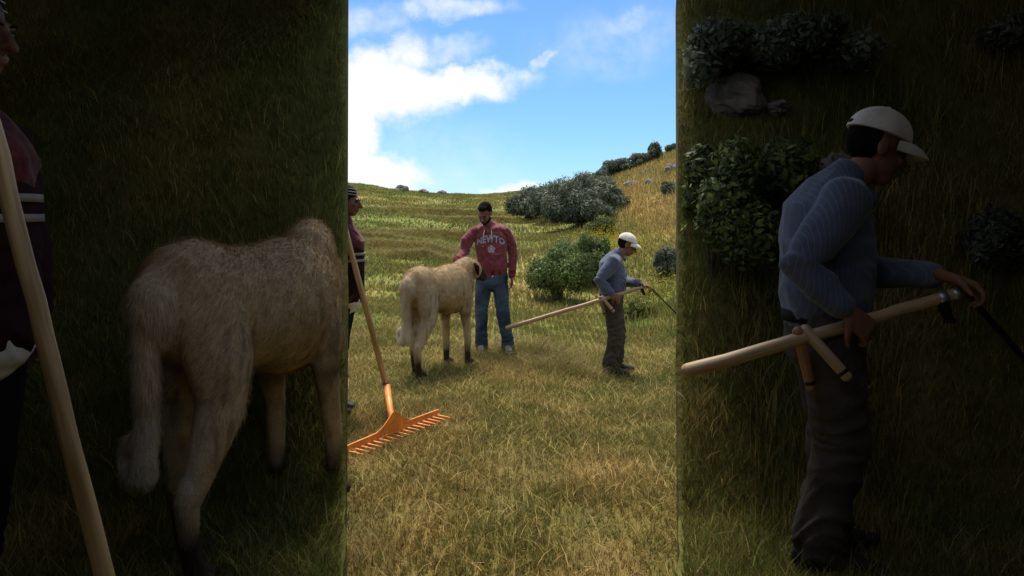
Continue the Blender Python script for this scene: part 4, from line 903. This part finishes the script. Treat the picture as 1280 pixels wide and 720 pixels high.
    v, f = boxp(min(x0, side * 3.99), max(x0, side * 3.99), WEND + .005, WEND + .10, -.3, 3.16); o = link('added_shade_wall', me_py('added_shade_wall', v, f), Mt['added_shade_board']); tag(o, kind='structure')
# roof over bays and camera, unseen, added to block light; strip stays open
xl = [wall_x(-1, 1.75, ZR(1.75)), wall_x(-1, WEND + .12, ZR(WEND))]
def added_roof(poly, nm):
    v = [(x, y, ZR(y)) for x, y in poly]; f = [tuple(range(len(poly)))]
    o = link(nm, me_py(nm, v, f), Mt['added_shade_sheet']); tag(o, kind='structure'); return o
for side in (-1, 1):
    pl = [(side * 4.1, -2.6), (side * LANE, -2.6), (side * LANE, 1.3), (side * (abs(xl[0])), 1.75), (side * abs(xl[1]), WEND + .12), (side * 4.1, WEND + .12)]
    for part in ([pl[0], pl[1], pl[2], pl[3], (side * 4.1, 1.75)], [(side * 4.1, 1.75), pl[3], pl[4], pl[5]]):
        added_roof(part if side < 0 else part[::-1], 'added_shade_sheet')
added_roof([(-LANE, -2.6), (LANE, -2.6), (LANE, .9), (-LANE, .9)], 'added_shade_sheet')
v, f = boxp(-LANE - .01, LANE + .01, -2.62, -2.5, -.3, 2.19); o = link('added_shade_wall', me_py('added_shade_wall', v, f), Mt['added_shade_board']); tag(o, kind='structure')  # unseen wall behind the camera, added to cut the light
for side in (-1, 1):
    for py_ in (-2.3, -.6):
        v, f = boxp(side * (LANE + .10) - .05, side * (LANE + .10) + .05, py_ - .05, py_ + .05, -.3, 2.195); o = link('added_shade_post', me_py('added_shade_post', v, f), Mt['added_shade_board']); tag(o, kind='structure')  # unseen posts added under the light-blocking sheets
    v, f = boxp(min(side * LANE, side * 3.99), max(side * LANE, side * 3.99), -2.6, -2.5, -.3, 3.16); o = link('added_shade_wall', me_py('added_shade_wall', v, f), Mt['added_shade_board']); tag(o, kind='structure')  # unseen rear wall of each bay, added to block light

def B3(px, Y, hzf): c = P(px, 300, Y); return Vector((c.x, Y, float(hzf(np.array(c.x), np.array(Y)))))
om2 = copy_tree(om); om2.location = B3(1032, 2.87, HZR); om2.scale = (1.03,) * 3; om2['label'] = 'dim larger figure of the old man in white cap and striped shirt, right side'
wo2 = copy_tree(wo); wo2.location = B3(-48, 2.0, HZL) + Vector((0, 0, -.07)); wo2['label'] = 'dim larger figure of the woman in maroon jacket at the far left edge'
d2 = dog('dog', neck=((.47, .02, .90), (.54, .05, .93), (.60, .12, .90)), hdir=(.5, .85, -.3)); d2.scale = (.93, .90, 1.10)
q = B3(311, 2.85, HZL); d2.location = (q.x, q.y, q.z - .005); d2.rotation_euler = (0, 0, R(74)); tag(d2, 'dim larger pale dog seen from behind in the dark left part', 'dog')
bb = P(140, 760, 1.62); zt = float(HZL(np.array(bb.x), np.array(bb.y)));
r2 = empty('wooden_pole', bb); along('shaft', (0, 0, 0), P(-12, 150, 1.62) - bb, .020, .018, Mt['wood'], r2, seed=5); tag(r2, 'dim pale wooden pole leaning across the dark left part', 'pole')
tip = om2.location + Vector((.375, -.225, 1.035)); pb = tip + Vector((-1.19 - .375, .125, .545 - 1.035)) * .570
dv = (pb - tip); sc2 = make_scythe(pb, tip, 'scythe', blade_to=om2.location + Vector((1.02, -.10, .38))); tag(sc2, 'dim larger wooden scythe carried by the dim old man on the right', 'scythe')
# plants and rocks inside the right bay
def bay_bush(px, Y, wpx, hpx, n, size, cols, label, hzf, seed, name='bush', cat='bush', group=None, sxy=1.0):
    c = P(px, 300, Y); x = c.x; z = float(hzf(np.array(x), np.array(Y))); rx = wpx / 2000 * Y; h = hpx / 1000 * Y
    g = np.random.default_rng(seed)
    root = empty(name, (x, Y, z)); tag(root, label, cat, group)
    global gz
    old = gz; gz = lambda a, b: hzf(a, b) - .1
    Vv, F_, C_ = leaf_cloud((x, Y, z + h * .40), (rx, min(rx, .35), h * .6), n, size, cols, 16, seed); gz = old
    # keep foliage inside the bay
    cen = Vv.reshape(-1, 4, 3).mean(1); k = (np.abs(cen[:, 0]) > .212 * cen[:, 1]) & (cen[:, 1] < WEND - .03) & (cen[:, 2] < 3.12)
    Vv = Vv.reshape(-1, 4, 3)[k].reshape(-1, 3); C_ = C_.reshape(-1, 4, 3)[k].reshape(-1, 3); F_ = np.arange(len(Vv)).reshape(-1, 4)
    link('foliage', me_np('foliage', Vv - np.array([x, Y, z]), F_, C_), Mt['leaf'], root)
    pcs = []; rr = random.Random(seed)
    for i in range(7):
        p2 = Vector((rr.uniform(-.5, .5) * rx, rr.uniform(-.1, .1), h * rr.uniform(.4, .75))); pcs.append(loft([(0, 0, -.05), p2 * .5 + Vector((0, 0, .03)), p2], [.008, .006, .003], 6))
    link('stems', me_py('stems', *join(pcs)), Mt['bark'], root)
bay_bush(900, 4.50, 170, 110, 9000, .022, DARKB, 'dim dark bush at the top left of the right part', HZR, 31)
bay_bush(1005, 4.54, 150, 100, 8000, .022, DARKB, 'dim dark bush right of the other above the dim rock', HZR, 32)
bay_bush(890, 3.95, 190, 200, 15000, .020, LEAFG, 'dim green leafy bush below the dim rock', HZR, 33, 'leafy_bush')
bay_bush(975, 4.05, 210, 150, 11000, .020, LEAFG, 'dim leafy bush right behind the shoulder of the dim old man', HZR, 34, 'leafy_bush')
bay_bush(1248, 3.9, 110, 130, 7000, .018, DARKB, 'dim dark shrub at the right edge of the picture', HZR, 35, 'shrub', 'shrub')
bay_bush(1255, 4.60, 90, 80, 2500, .02, DARKB, 'dim small shrub in the top right corner', HZR, 36, 'shrub', 'shrub')
for px, Y, w, h, lab, sd_ in ((915, 4.45, 72, 46, 'dim grey boulder below the dim dark bushes', 11), (1045, 4.2, 62, 60, 'dim rock beside the dim white cap', 12), (965, 4.45, 26, 16, 'dim small stone right of the dim boulder', 13)):
    c = P(px, 300, Y); rock('rock', c.x, Y, float(HZR(np.array(c.x), np.array(Y))) + h / 1000 * Y * .2, (w / 2000 * Y, .10, h / 2000 * Y * 1.2), lab, sd_)
